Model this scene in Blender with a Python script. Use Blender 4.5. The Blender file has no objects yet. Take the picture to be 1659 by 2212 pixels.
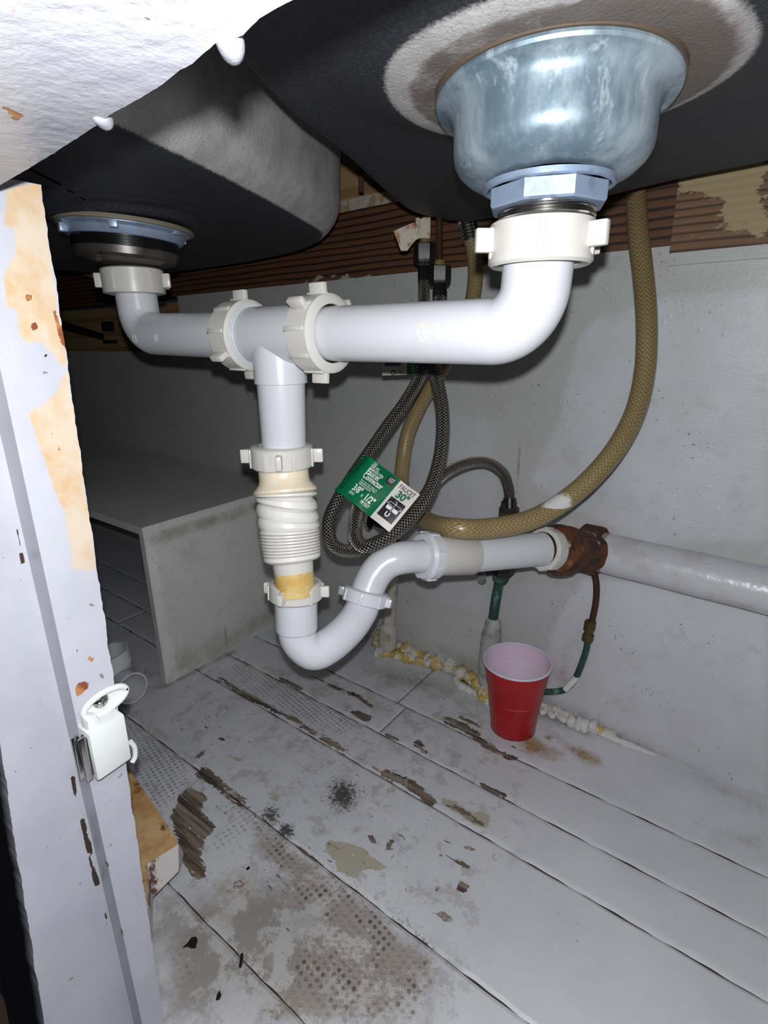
import bpy, bmesh, math, random
import numpy as np
from mathutils import Vector, Matrix
from math import sin, cos, pi, radians, sqrt, atan2
random.seed(4); rng = np.random.default_rng(4)
SC = bpy.context.scene
COL = SC.collection
# ------------------------------------------------------------------ camera, light, exposure
FPX = 1170.0
PITCH, HEAD, ROLL = radians(17.7), radians(36.6), radians(.77)
CAM = np.array([0, 0, .53])
_fh = np.array([-sin(HEAD), cos(HEAD), 0]); _r0 = np.array([cos(HEAD), sin(HEAD), 0]); _z = np.array([0, 0, 1.])
FWD = _fh*cos(PITCH) - _z*sin(PITCH); _u0 = _fh*sin(PITCH) + _z*cos(PITCH)
RGT = cos(ROLL)*_r0 - sin(ROLL)*_u0; UPV = sin(ROLL)*_r0 + cos(ROLL)*_u0
cd = bpy.data.cameras.new('camera'); cam = bpy.data.objects.new('camera', cd); COL.objects.link(cam)
cd.sensor_fit = 'HORIZONTAL'; cd.sensor_width = 36; cd.lens = 36*FPX/1659; cd.clip_start = .005
M = Matrix.Identity(4)
for i in range(3):
    M[i][0] = RGT[i]; M[i][1] = UPV[i]; M[i][2] = -FWD[i]; M[i][3] = CAM[i]
cam.matrix_world = M; SC.camera = cam
# the phone's flash sits 19 mm above its lens
fl = bpy.data.lights.new('phone_flash', 'POINT'); fl.energy = 8.2; fl.color = (.95, .972, 1.0); fl.shadow_soft_size = .0035
flo = bpy.data.objects.new('phone_flash', fl); COL.objects.link(flo); flo.location = Vector(CAM + UPV*.019 - FWD*.004)
w = bpy.data.worlds.new('dim_room'); SC.world = w; w.use_nodes = True
w.node_tree.nodes['Background'].inputs[0].default_value = (.5, .55, .7, 1)
w.node_tree.nodes['Background'].inputs[1].default_value = .010
SC.view_settings.view_transform = 'Standard'; SC.view_settings.look = 'None'
SC.view_settings.exposure = 0.0; SC.view_settings.gamma = 1.0; SC.view_settings.use_curve_mapping = False

def ray(x, y): return RGT*(x-829.5)/FPX - UPV*(y-1106)/FPX + FWD
def W(x, y, X=None, Y=None, z=None, d=None):
    """point of the place seen at a pixel of the 1659x2212 photograph, on a real plane or at a real distance"""
    v = ray(x, y)
    t = (X-CAM[0])/v[0] if X is not None else (Y-CAM[1])/v[1] if Y is not None else (z-CAM[2])/v[2] if z is not None else d
    return CAM + v*t

# ------------------------------------------------------------------ materials
def rgb(r, g, b):
    f = lambda c: ((c/255+.055)/1.055)**2.4 if c > 10 else c/255/12.92
    return (f(r), f(g), f(b), 1)
class NT:
    def __init__(s, name):
        s.m = bpy.data.materials.new(name); s.m.use_nodes = True; s.t = s.m.node_tree; s.t.nodes.clear()
        s.out = s.t.nodes.new('ShaderNodeOutputMaterial'); s.b = s.t.nodes.new('ShaderNodeBsdfPrincipled')
        s.t.links.new(s.b.outputs[0], s.out.inputs[0])
        s.co = s.t.nodes.new('ShaderNodeTexCoord')
    def n(s, typ, **k):
        n = s.t.nodes.new('ShaderNode'+typ)
        for a, v in k.items():
            if isinstance(v, bpy.types.NodeSocket): s.t.links.new(v, n.inputs[a])
            elif a in n.inputs.keys(): n.inputs[a].default_value = v
            else: setattr(n, a, v)
        return n
    def link(s, a, b): s.t.links.new(a, b)
    def setp(s, inp, v):
        if isinstance(v, bpy.types.NodeSocket): s.t.links.new(v, s.b.inputs[inp])
        else: s.b.inputs[inp].default_value = v
    def math(s, op, a, b=0, c=0, clamp=False):
        n = s.t.nodes.new('ShaderNodeMath'); n.operation = op; n.use_clamp = clamp
        for i, v in enumerate((a, b, c)):
            if isinstance(v, bpy.types.NodeSocket): s.t.links.new(v, n.inputs[i])
            else: n.inputs[i].default_value = v
        return n.outputs[0]
    def noise(s, scale, detail=4, rough=.6, vec=None, stretch=None, dist=0, off=0):
        v = vec or s.co.outputs['Object']
        if stretch or off:
            mp = s.n('Mapping'); s.link(v, mp.inputs[0])
            if stretch: mp.inputs['Scale'].default_value = stretch
            mp.inputs['Location'].default_value = (off, off*.7, off*.3); v = mp.outputs[0]
        n = s.t.nodes.new('ShaderNodeTexNoise'); s.link(v, n.inputs['Vector'])
        n.inputs['Scale'].default_value = scale; n.inputs['Detail'].default_value = detail
        n.inputs['Roughness'].default_value = rough; n.inputs['Distortion'].default_value = dist
        return n.outputs[0]
    def ramp(s, v, lo, hi):
        n = s.t.nodes.new('ShaderNodeMapRange'); n.interpolation_type = 'SMOOTHSTEP'
        s.link(v, n.inputs[0]); n.inputs[1].default_value = lo; n.inputs[2].default_value = hi
        return n.outputs[0]
    def attr(s, name): return s.n('Attribute', attribute_name=name).outputs['Fac']
    def mix(s, f, a, b):
        n = s.t.nodes.new('ShaderNodeMix'); n.data_type = 'RGBA'
        for i, v in ((0, f), (6, a), (7, b)):
            if isinstance(v, bpy.types.NodeSocket): s.t.links.new(v, n.inputs[i])
            else: n.inputs[i].default_value = v
        return n.outputs[2]
    def bump(s, h, strength=.4, dist=.001, normal=None):
        n = s.t.nodes.new('ShaderNodeBump'); s.link(h, n.inputs['Height']); n.inputs['Strength'].default_value = strength
        n.inputs['Distance'].default_value = dist
        if normal: s.link(normal, n.inputs['Normal'])
        s.link(n.outputs[0], s.b.inputs['Normal']); return n.outputs[0]

def simple(name, col, rough=.4, metal=0, spots=None, bump=None, coat=0):
    """spots: list of (colour, scale, lo, hi, amount[, stretch]); bump: (scale, strength, dist)"""
    t = NT(name); c = col
    for i, sp in enumerate(spots or []):
        f = t.ramp(t.noise(sp[1], 5, .62, stretch=sp[5] if len(sp) > 5 else None, off=3.1*i+.7), sp[2], sp[3])
        c = t.mix(t.math('MULTIPLY', f, sp[4]), c, sp[0])
    t.setp('Base Color', c); t.setp('Roughness', rough); t.setp('Metallic', metal)
    if coat: t.setp('Coat Weight', coat); t.setp('Coat Roughness', .08)
    if bump: t.bump(t.noise(bump[0], 4, .6), bump[1], bump[2])
    return t.m

PVC = simple('white_pvc', rgb(200, 200, 205), .25, 0, [(rgb(214, 200, 176), 22, .62, .82, .35), (rgb(120, 105, 85), 420, .74, .8, .55)], (60, .05, .001))
PVC_W = simple('warm_white_nylon', rgb(198, 195, 188), .3, 0, [(rgb(205, 175, 130), 30, .6, .8, .4), (rgb(120, 90, 60), 350, .76, .82, .5)], (90, .08, .001))
PVC_Y = simple('yellowed_pvc', rgb(204, 184, 128), .28, 0, [(rgb(190, 146, 66), 45, .4, .62, .8), (rgb(120, 95, 40), 60, .62, .78, .5, (1, 1, 3))], (60, .08, .001))
PVC_C = simple('cream_pvc', rgb(224, 212, 188), .3, 0, [(rgb(214, 190, 150), 35, .45, .7, .6)], (60, .05, .001))
DARKRUB = simple('black_rubber', rgb(22, 22, 24), .6)
GALV = None
def galv():
    t = NT('galvanized_steel')
    a = t.ramp(t.noise(26, 6, .7, stretch=(1, 1, .45)), .35, .68)
    c = t.mix(a, rgb(96, 114, 126), rgb(158, 172, 180))
    b = t.ramp(t.noise(75, 5, .7, stretch=(1, 1, .5), off=5), .58, .72)
    c = t.mix(t.math('MULTIPLY', b, .65), c, rgb(196, 206, 212))
    d = t.ramp(t.noise(40, 5, .7, off=9), .70, .78)
    c = t.mix(t.math('MULTIPLY', d, .7), c, rgb(92, 74, 60))
    t.setp('Base Color', c); t.setp('Metallic', .4); t.setp('Roughness', t.math('MULTIPLY_ADD', a, .1, .42))
    t.bump(t.noise(120, 4, .6), .12, .001); return t.m
GALV = galv()
ZINC = simple('zinc_casting', rgb(150, 166, 190), .42, .45, [(rgb(105, 112, 125), 60, .5, .7, .6)], (200, .2, .0006))
STEEL = simple('bright_steel', rgb(190, 188, 184), .22, 1, [(rgb(120, 116, 110), 60, .5, .7, .5)])
DKSTEEL = simple('dark_steel', rgb(82, 80, 78), .3, .9, [(rgb(40, 38, 38), 60, .45, .7, .7)], (120, .1, .001))
BLKMETAL = simple('blackened_metal', rgb(52, 50, 50), .42, .6, [(rgb(90, 84, 76), 50, .55, .75, .5)], (150, .15, .001))
RUST = simple('rusty_iron', rgb(94, 52, 24), .75, .1, [(rgb(48, 28, 17), 55, .42, .56, .9), (rgb(150, 92, 42), 90, .55, .7, .7), (rgb(196, 182, 156), 38, .6, .68, .85), (rgb(30, 20, 14), 120, .66, .76, .6)], (180, .9, .0025))
VERD = simple('verdigris_copper', rgb(40, 74, 66), .65, .2, [(rgb(112, 150, 134), 90, .52, .66, .7, (1, 1, .3)), (rgb(58, 44, 30), 120, .55, .7, .7)], (250, .5, .001))
BRASS = simple('tarnished_brass', rgb(92, 70, 34), .55, .5, [(rgb(60, 92, 78), 90, .5, .65, .6), (rgb(126, 92, 38), 140, .55, .7, .6)], (250, .4, .001))
DKCOPPER = simple('brown_copper_tube', rgb(70, 46, 26), .5, .4, [(rgb(54, 84, 70), 40, .55, .7, .8)], (200, .3, .001))
COPPER_R = simple('red_copper_tube', rgb(92, 52, 36), .5, .5, [(rgb(60, 36, 28), 60, .5, .7, .6)])
WPAINT = simple('old_white_pipe_paint', rgb(186, 180, 170), .55, 0, [(rgb(140, 126, 104), 60, .55, .68, .7), (rgb(90, 78, 60), 140, .66, .76, .7)], (120, .7, .002))
SLEEVE = simple('crusted_plastic_sleeve', rgb(170, 170, 166), .5, 0, [(rgb(110, 112, 108), 90, .5, .66, .7), (rgb(70, 40, 30), 130, .68, .76, .8)], (160, .5, .002))
BLACK = simple('dark_void', rgb(10, 9, 9), .9)
REDCUP = simple('red_cup_plastic', rgb(168, 3, 16), .3, 0, [(rgb(126, 0, 10), 60, .6, .8, .3)])
CUPIN = simple('cup_inside_plastic', rgb(226, 206, 222), .35)
LABW = simple('label_white', rgb(205, 200, 192), .3, 0, [(rgb(170, 160, 145), 120, .6, .75, .4)], (90, .3, .001))
LABG = simple('label_green', rgb(0, 96, 58), .22, 0, [(rgb(0, 122, 76), 60, .5, .7, .6)], (90, .35, .0015))
LABK = simple('label_black', rgb(34, 32, 38), .3)
INKW = simple('ink_white', rgb(222, 224, 218), .4)
INKG = simple('ink_green', rgb(20, 92, 64), .4)
CATCHW = simple('catch_white_plastic', rgb(206, 208, 206), .3, 0, [(rgb(200, 178, 128), 45, .6, .75, .4)], (120, .15, .001))
GREYPVC = simple('grey_dusty_pvc', rgb(205, 205, 210), .4)
TANHOSE = None

def braid():
    t = NT('stainless_braid'); uv = t.co.outputs['UV']; sp = t.n('SeparateXYZ', Vector=uv)
    u, v = sp.outputs[0], sp.outputs[1]
    N, K = 10.0, 300.0
    a = t.math('SINE', t.math('MULTIPLY', t.math('MULTIPLY_ADD', v, K, t.math('MULTIPLY', u, N)), 2*pi))
    b = t.math('SINE', t.math('MULTIPLY', t.math('SUBTRACT', t.math('MULTIPLY', v, K), t.math('MULTIPLY', u, N)), 2*pi))
    h = t.math('MAXIMUM', a, b); g = t.ramp(h, -.45, .8)
    c = t.mix(g, rgb(14, 13, 12), rgb(160, 155, 148))
    t.setp('Base Color', c); t.setp('Metallic', .8); t.setp('Roughness', .33); t.bump(h, 1.0, .0016); return t.m
BRAID = braid()
def tan(dirty=True):
    t = NT('tan_braided_vinyl'); uv = t.co.outputs['UV']; sp = t.n('SeparateXYZ', Vector=uv)
    u, v = sp.outputs[0], sp.outputs[1]
    tri = t.math('PINGPONG', t.math('MULTIPLY', u, 8), .5)
    f = t.math('FRACT', t.math('ADD', t.math('MULTIPLY', v, 210), t.math('MULTIPLY', tri, 2.4)))
    g = t.ramp(t.math('ABSOLUTE', t.math('SUBTRACT', f, .5)), .3, .46)
    c = t.mix(t.math('MULTIPLY', g, .55), rgb(124, 106, 70), rgb(192, 178, 138))
    sm = t.attr('smear'); k = t.ramp(t.math('ADD', sm, t.math('MULTIPLY', t.noise(260, 5, .7), .6)), .95, 1.1)
    c = t.mix(k, c, rgb(205, 204, 200))
    t.setp('Base Color', c); t.setp('Roughness', .3); t.setp('Subsurface Weight', .12); t.setp('Subsurface Radius', (.004, .003, .0015)); t.setp('Subsurface Scale', .5)
    t.bump(g, .25, .0005); return t.m
TANHOSE = tan()

# --- painted surfaces whose wear is drawn in attributes
def wallmat(name='wall_paint', base=(192, 192, 190), patch=(208, 208, 213), stretch=None):
    t = NT(name)
    pa = t.attr('patch'); di = t.attr('dirt')
    c = t.mix(pa, rgb(*base), rgb(*patch))
    n1 = t.ramp(t.noise(9, 5, .6), .3, .75); c = t.mix(t.math('MULTIPLY', n1, .3), c, rgb(168, 167, 163)); n2 = t.ramp(t.noise(24, 8, .75, off=17), .52, .66); c = t.mix(t.math('MULTIPLY', n2, .22), c, rgb(150, 148, 143))
    d = t.ramp(t.math('ADD', di, t.math('MULTIPLY', t.noise(45, 7, .75), .75)), .58, 1.15)
    c = t.mix(t.math('MULTIPLY', d, .8), c, rgb(112, 104, 92))
    sp = t.ramp(t.noise(260, 3, .6, off=4), .66, .70); sp2 = t.ramp(t.noise(20, 3, .5, off=8), .42, .62)
    c = t.mix(t.math('MULTIPLY', t.math('MULTIPLY', sp, sp2), .8), c, rgb(66, 60, 56))
    t.setp('Base Color', c); t.setp('Roughness', .42)
    v = t.n('TexVoronoi', Scale=95.0); t.link(t.co.outputs['Object'], v.inputs['Vector'])
    pim = t.math('MULTIPLY', t.ramp(v.outputs['Distance'], .26, .08), t.ramp(t.noise(12, 2, .5, off=2), .5, .68))
    br = t.noise(60, 4, .6, stretch=(.12, .12, 1))
    h = t.math('ADD', t.math('MULTIPLY', pim, .8), t.math('MULTIPLY', br, .6))
    h = t.math('ADD', h, t.math('MULTIPLY', t.noise(320, 3, .6), .25))
    t.bump(h, .42, .0022); return t.m
WALL = wallmat()
WALLG = wallmat('box_paint', (214, 214, 208), (226, 226, 220))

def floormat():
    t = NT('floor_paint'); obj = t.co.outputs['Object']
    dirt, peel, under, lin, hole, stain, mould, grit = [t.attr(a) for a in ('dirt', 'peel', 'under', 'liner', 'taupe', 'stain', 'mould', 'grit')]
    c = t.mix(t.ramp(t.noise(7, 4, .6), .3, .7), rgb(214, 214, 217), rgb(200, 201, 203))
    d = t.ramp(t.math('ADD', dirt, t.math('MULTIPLY', t.noise(44, 8, .8), .9)), .60, 1.25)
    c = t.mix(t.math('MULTIPLY', d, .85), c, rgb(126, 119, 108))
    fg = t.math('MULTIPLY', t.ramp(t.noise(230, 5, .75, off=21), .56, .72), t.ramp(dirt, .05, .4)); c = t.mix(t.math('MULTIPLY', fg, .45), c, rgb(104, 96, 86))
    # residue of a perforated liner
    mp = t.n('Mapping'); t.link(obj, mp.inputs[0]); mp.inputs['Rotation'].default_value = (0, 0, radians(12))
    vor = t.n('TexVoronoi', Scale=150.0, voronoi_dimensions='2D', Randomness=.12); t.link(mp.outputs[0], vor.inputs['Vector'])
    dd = vor.outputs['Distance']
    dot = t.ramp(dd, .36, .2)
    nl = t.ramp(t.math('ADD', lin, t.math('MULTIPLY', t.noise(60, 4, .6, off=3), .5)), .7, .95)
    c = t.mix(t.math('MULTIPLY', t.math('MULTIPLY', dot, nl), .6), c, rgb(104, 102, 97))
    nt = t.ramp(t.math('ADD', hole, t.math('MULTIPLY', t.noise(48, 8, .8, off=5), 1.5)), 1.12, 1.5)
    c = t.mix(t.math('MULTIPLY', nt, .85), c, rgb(152, 142, 132))
    dv = t.ramp(t.noise(36, 4, .6, off=8), .38, .6)
    c = t.mix(t.math('MULTIPLY', t.math('MULTIPLY', t.math('MULTIPLY', dot, nt), dv), .85), c, rgb(64, 52, 42))
    # yellow brown stains
    st = t.ramp(t.math('ADD', stain, t.math('MULTIPLY', t.noise(70, 8, .8, off=6), 1.6)), 1.25, 2.1)
    c = t.mix(t.math('MULTIPLY', st, .9), c, t.mix(t.ramp(t.noise(120, 5, .7, off=16), .4, .65), rgb(172, 136, 78), rgb(112, 80, 48)))
    wp = t.math('MULTIPLY', t.ramp(t.noise(26, 8, .75, off=41), .50, .56), t.ramp(grit, .1, .5)); c = t.mix(t.math('MULTIPLY', wp, .5), c, rgb(212, 211, 210))
    gy = t.math('MULTIPLY', t.ramp(t.noise(30, 8, .75, off=51), .53, .58), t.ramp(grit, .1, .5)); c = t.mix(t.math('MULTIPLY', gy, .45), c, rgb(150, 145, 136))
    # cream underpaint
    un = t.ramp(t.math('ADD', under, t.math('MULTIPLY', t.noise(85, 6, .7, off=2), .9)), .88, .91)
    c = t.mix(un, c, rgb(176, 168, 148))
    # bare wood
    pn = t.math('ADD', t.math('MULTIPLY', t.noise(75, 6, .75, stretch=(.4, 1.5, 1), off=1), 1.1), t.math('MULTIPLY', t.noise(330, 4, .7, stretch=(.5, 1.3, 1), off=31), .7))
    pe = t.ramp(t.math('ADD', pn, peel), 1.33, 1.36)
    g = t.noise(90, 5, .7, stretch=(.08, 1.3, 1), off=7)
    wood = t.mix(t.ramp(g, .38, .62), rgb(60, 46, 36), rgb(140, 126, 110))
    c = t.mix(pe, c, wood)
    # random fleck chips
    fl = t.ramp(t.math('ADD', t.math('ADD', t.noise(150, 4, .7, stretch=(.4, 1.5, 1), off=12), t.math('MULTIPLY', t.noise(12, 2, .5, off=14), .25)), t.math('MULTIPLY', grit, .055)), .85, .865)
    c = t.mix(t.math('MULTIPLY', fl, .9), c, rgb(84, 72, 60))
    mo = t.ramp(t.math('ADD', t.math('ADD', mould, t.math('MULTIPLY', grit, .10)), t.math('MULTIPLY', t.noise(240, 6, .8, off=9), 1.3)), 1.02, 1.2)
    c = t.mix(t.math('MULTIPLY', mo, .9), c, rgb(48, 42, 38))
    t.setp('Base Color', c); t.setp('Roughness', t.math('MULTIPLY_ADD', pe, .3, .45))
    h = t.math('MULTIPLY', t.noise(90, 4, .6, stretch=(.25, 1.2, 1)), .5)
    h = t.math('ADD', h, t.math('MULTIPLY', t.math('MULTIPLY', dot, t.math('MAXIMUM', nl, nt)), -.45))
    h = t.math('SUBTRACT', h, t.math('MULTIPLY', pe, .7)); h = t.math('SUBTRACT', h, t.math('MULTIPLY', un, .3))
    h = t.math('ADD', h, t.math('MULTIPLY', t.noise(420, 3, .6), .16))
    t.bump(h, .55, .0016); return t.m
FLOOR = floormat()

def framemat():
    t = NT('frame_gloss_paint')
    cream, wood, crack, dark = [t.attr(a) for a in ('cream', 'wood', 'crack', 'darkface')]
    c = t.mix(t.ramp(t.noise(14, 4, .6), .35, .7), rgb(176, 176, 183), rgb(164, 164, 172))
    cr = t.ramp(t.math('ADD', cream, t.math('MULTIPLY', t.noise(60, 5, .65), .45)), .66, .8)
    cc = t.mix(t.ramp(t.noise(34, 4, .6, off=5), .4, .68), rgb(190, 176, 158), rgb(184, 152, 112))
    c = t.mix(cr, c, cc)
    wo = t.ramp(t.math('ADD', wood, t.math('MULTIPLY', t.noise(160, 4, .65, off=2), .5)), .78, .84)
    c = t.mix(wo, c, t.mix(t.ramp(t.noise(90, 4, .6, off=7), .4, .6), rgb(166, 116, 68), rgb(120, 68, 44)))
    sp = t.ramp(t.noise(210, 2, .5, off=11), .735, .75)
    c = t.mix(t.math('MULTIPLY', sp, .7), c, rgb(96, 66, 50))
    ck = t.ramp(t.math('ADD', crack, t.math('MULTIPLY', t.noise(330, 4, .65, stretch=(1, 1, .5), off=4), .8)), .93, .98)
    c = t.mix(ck, c, rgb(58, 46, 38))
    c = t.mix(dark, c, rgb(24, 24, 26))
    t.setp('Base Color', c); t.setp('Roughness', .3)
    h = t.math('ADD', t.math('MULTIPLY', t.noise(130, 4, .6, stretch=(1, 1, .5)), .7), t.math('MULTIPLY', t.noise(30, 3, .6), 1.0))
    h = t.math('SUBTRACT', h, t.math('MULTIPLY', ck, .8)); h = t.math('SUBTRACT', h, t.math('MULTIPLY', wo, .35))
    t.bump(h, .35, .002); return t.m
FRAME = framemat()
def woodmat(name, a, b, sc=26, streak=None, cream=False, axis=(.06, 1, 1)):
    t = NT(name)
    wv = t.n('TexWave', wave_type='BANDS', bands_direction='Z', Scale=sc, Distortion=3.0, Detail=2.5)
    wv.inputs['Detail Scale'].default_value = .6
    mp = t.n('Mapping'); t.link(t.co.outputs['Object'], mp.inputs[0]); mp.inputs['Scale'].default_value = (.22, .3, 1)
    t.link(mp.outputs[0], wv.inputs['Vector'])
    g = t.ramp(t.math('ADD', wv.outputs['Fac'], t.math('MULTIPLY', t.noise(40, 3, .6, stretch=(.1, 1, 1), off=8), .5)), .28, .66)
    c = t.mix(g, a, b)
    f = t.noise(60, 5, .7, stretch=axis); c = t.mix(t.math('MULTIPLY', t.ramp(f, .5, .75), .45), c, a)
    if cream:
        k = t.ramp(t.math('ADD', t.noise(26, 6, .7, stretch=(.5, 1, 1.3), off=3), t.math('MULTIPLY', t.attr('cream'), .5)), .62, .65)
        c = t.mix(k, c, rgb(166, 148, 112))
    pt = t.attr('patch'); k2 = t.ramp(t.math('ADD', pt, t.math('MULTIPLY', t.noise(55, 6, .7, stretch=(.6, 1, 1), off=6), .8)), .9, .94)
    c = t.mix(k2, c, rgb(166, 162, 156))
    t.setp('Base Color', c); t.setp('Roughness', .7); t.bump(wv.outputs['Fac'], .3, .001); return t.m
BEAM = woodmat('dark_fir_beam', rgb(42, 24, 14), rgb(100, 66, 42), 34)
CREAMB = woodmat('peeling_cream_board', rgb(80, 56, 40), rgb(124, 94, 70), 40, cream=True)
TANB = woodmat('tan_plywood', rgb(150, 118, 78), rgb(172, 140, 98), 8)
def blockw():
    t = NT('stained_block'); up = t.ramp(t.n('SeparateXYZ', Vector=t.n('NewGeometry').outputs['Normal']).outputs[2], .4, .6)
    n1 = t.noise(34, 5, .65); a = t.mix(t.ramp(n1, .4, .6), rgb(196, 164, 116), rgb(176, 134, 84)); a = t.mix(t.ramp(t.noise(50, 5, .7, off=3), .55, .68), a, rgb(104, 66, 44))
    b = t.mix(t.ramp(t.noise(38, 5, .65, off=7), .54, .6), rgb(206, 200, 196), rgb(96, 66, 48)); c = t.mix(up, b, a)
    t.setp('Base Color', c); t.setp('Roughness', .55); t.bump(n1, .5, .002); return t.m
BLOCKW = blockw()

def sinkmat(name):
    t = NT(name)
    bare = t.attr('bare'); mask = t.ramp(t.math('ADD', bare, t.math('MULTIPLY', t.noise(420, 4, .7), .5)), .6, .95)
    c0 = t.mix(t.ramp(t.noise(500, 3, .6), .45, .65), rgb(32, 33, 38), rgb(46, 47, 53))
    c1 = t.mix(t.ramp(t.noise(40, 5, .65, off=3), .35, .7), rgb(168, 164, 162), rgb(194, 190, 188))
    sp = t.ramp(t.noise(600, 3, .6, off=6), .62, .68); c1 = t.mix(t.math('MULTIPLY', sp, .5), c1, rgb(60, 58, 60))
    rs = t.ramp(t.math('ADD', t.attr('rust'), t.math('MULTIPLY', t.noise(60, 6, .7, off=9), .7)), .72, 1.05)
    c = t.mix(mask, c0, c1); c = t.mix(t.math('MULTIPLY', rs, .85), c, rgb(92, 78, 68))
    cr = t.ramp(t.math('ADD', t.attr('crust'), t.math('MULTIPLY', t.noise(150, 5, .7, off=19), .7)), .95, 1.0)
    c = t.mix(cr, c, rgb(196, 178, 116))
    t.setp('Base Color', c); t.setp('Roughness', .6); t.setp('Metallic', t.math('MULTIPLY', mask, .25))
    t.bump(t.noise(500, 3, .6), .5, .001); return t.m
SINKM = sinkmat('sink_undercoat')
def foam():
    t = NT('old_foam_sealant')
    a = t.ramp(t.noise(46, 4, .6), .46, .54)
    c = t.mix(a, rgb(206, 202, 192), rgb(190, 164, 96))
    c = t.mix(t.math('MULTIPLY', t.ramp(t.noise(160, 5, .7, off=4), .6, .72), .6), c, rgb(110, 84, 44))
    t.setp('Base Color', c); t.setp('Roughness', .6); t.bump(t.noise(220, 4, .6), .6, .002); return t.m
FOAM = foam()
FOAMW = simple('white_foam', rgb(212, 210, 206), .6, 0, [(rgb(150, 130, 90), 120, .6, .72, .5)], (200, .5, .002))

# ------------------------------------------------------------------ object helpers
def P(v): return Vector((float(v[0]), float(v[1]), float(v[2])))
def thing(name, label, cat, loc=(0, 0, 0), group=None):
    o = bpy.data.objects.new(name, None); COL.objects.link(o); o.location = P(loc); o.empty_display_size = .02
    o['label'] = label; o['category'] = cat
    if group: o['group'] = group
    return o
def tag(o, label, cat, group=None, kind=None):
    o['label'] = label; o['category'] = cat
    if group: o['group'] = group
    if kind: o['kind'] = kind
    return o
def mesh(name, verts, faces, mat, parent=None, uvs=None, smooth=35, attrs=None, label=None, off=None):
    me = bpy.data.meshes.new(name); V = np.asarray(verts, float)
    o = bpy.data.objects.new(name, me); COL.objects.link(o)
    org = np.zeros(3)
    if parent is not None:
        o.parent = parent; p = parent
        while p is not None: org = org + np.array(p.location); p = p.parent
    V = V - org
    me.from_pydata(V.tolist(), [], [tuple(f) for f in faces])
    if isinstance(mat, (list, tuple)):
        for m in mat: me.materials.append(m)
    else: me.materials.append(mat)
    if uvs is not None:
        uvl = me.uv_layers.new(name='UVMap'); flat = []
        for fi, f in enumerate(faces):
            for k in range(len(f)): flat += list(uvs[fi][k])
        uvl.data.foreach_set('uv', flat)
    for k, v in (attrs or {}).items():
        a = me.attributes.new(k, 'FLOAT', 'POINT'); a.data.foreach_set('value', np.asarray(v, np.float32))
    if smooth is not None:
        me.shade_smooth()
        if smooth < 180: me.set_sharp_from_angle(angle=radians(smooth))
    me.validate(); me.update()
    if label: o['label'] = label
    return o
class MB:
    """collects verts and faces"""
    def __init__(s): s.v = []; s.f = []; s.uv = []
    def add(s, V, F, UV=None):
        b = len(s.v); s.v += [tuple(map(float, q)) for q in V]; s.f += [tuple(i+b for i in f) for f in F]
        s.uv += UV if UV else [[(0, 0)]*len(f) for f in F]
    def build(s, name, mat, parent=None, smooth=35, **k): return mesh(name, s.v, s.f, mat, parent, s.uv, smooth, **k)

def unit(v): v = np.asarray(v, float); return v/np.linalg.norm(v)
def basis(ax, ref=(0, 0, 1)):
    a = unit(ax); r = np.asarray(ref, float)
    if abs(a@unit(r)) > .95: r = np.array([1., 0, 0])
    x = unit(np.cross(r, a)); y = np.cross(a, x); return x, y, a
def spline(pts, n=10):
    """centripetal-ish Catmull-Rom through points"""
    p = [np.asarray(q, float) for q in pts]; p = [2*p[0]-p[1]]+p+[2*p[-1]-p[-2]]; out = []
    for i in range(1, len(p)-2):
        for k in range(n):
            t = k/n
            out.append(.5*((2*p[i])+(-p[i-1]+p[i+1])*t+(2*p[i-1]-5*p[i]+4*p[i+1]-p[i+2])*t*t+(-p[i-1]+3*p[i]-3*p[i+1]+p[i+2])*t**3))
    out.append(p[-2]); return np.array(out)
def fillet(pts, rad, n=10):
    """polyline with rounded corners"""
    p = [np.asarray(q, float) for q in pts]; out = [p[0]]
    for i in range(1, len(p)-1):
        a, b = unit(p[i-1]-p[i]), unit(p[i+1]-p[i]); r = rad[i-1] if isinstance(rad, (list, tuple)) else rad
        ang = math.acos(np.clip(a@b, -1, 1)); L = r/math.tan(ang/2); c = p[i]+unit(a+b)*(r/sin(ang/2))
        s0, s1 = p[i]+a*L-c, p[i]+b*L-c; tot = pi-ang
        for k in range(n+1):
            t = k/n; out.append(c+(sin((1-t)*tot)*s0+sin(t*tot)*s1)/sin(tot))
    out.append(p[-1]); return np.array(out)
def tube(mb, path, r, seg=28, cap=True, inner=None, uvref=None):
    path = np.asarray(path, float); n = len(path); R_ = np.full(n, r) if np.isscalar(r) else np.asarray(r, float)
    T = np.gradient(path, axis=0); T /= np.linalg.norm(T, axis=1)[:, None]
    x, y, _ = basis(T[0], uvref if uvref is not None else (0, 0, 1)); L = np.concatenate([[0], np.cumsum(np.linalg.norm(np.diff(path, axis=0), axis=1))])
    V = []
    for i in range(n):
        x = unit(x-(x@T[i])*T[i]); y = np.cross(T[i], x)
        for k in range(seg):
            a = 2*pi*k/seg; V.append(path[i]+R_[i]*(cos(a)*x+sin(a)*y))
    F, UV = [], []
    for i in range(n-1):
        for k in range(seg):
            k2 = (k+1) % seg; F.append((i*seg+k, i*seg+k2, (i+1)*seg+k2, (i+1)*seg+k))
            UV.append([(k/seg, L[i]), ((k+1)/seg, L[i]), ((k+1)/seg, L[i+1]), (k/seg, L[i+1])])
    if cap:
        F.append(tuple(range(seg-1, -1, -1))); UV.append([(0, 0)]*seg)
        F.append(tuple((n-1)*seg+k for k in range(seg))); UV.append([(0, 0)]*seg)
    mb.add(V, F, UV); return L
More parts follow.
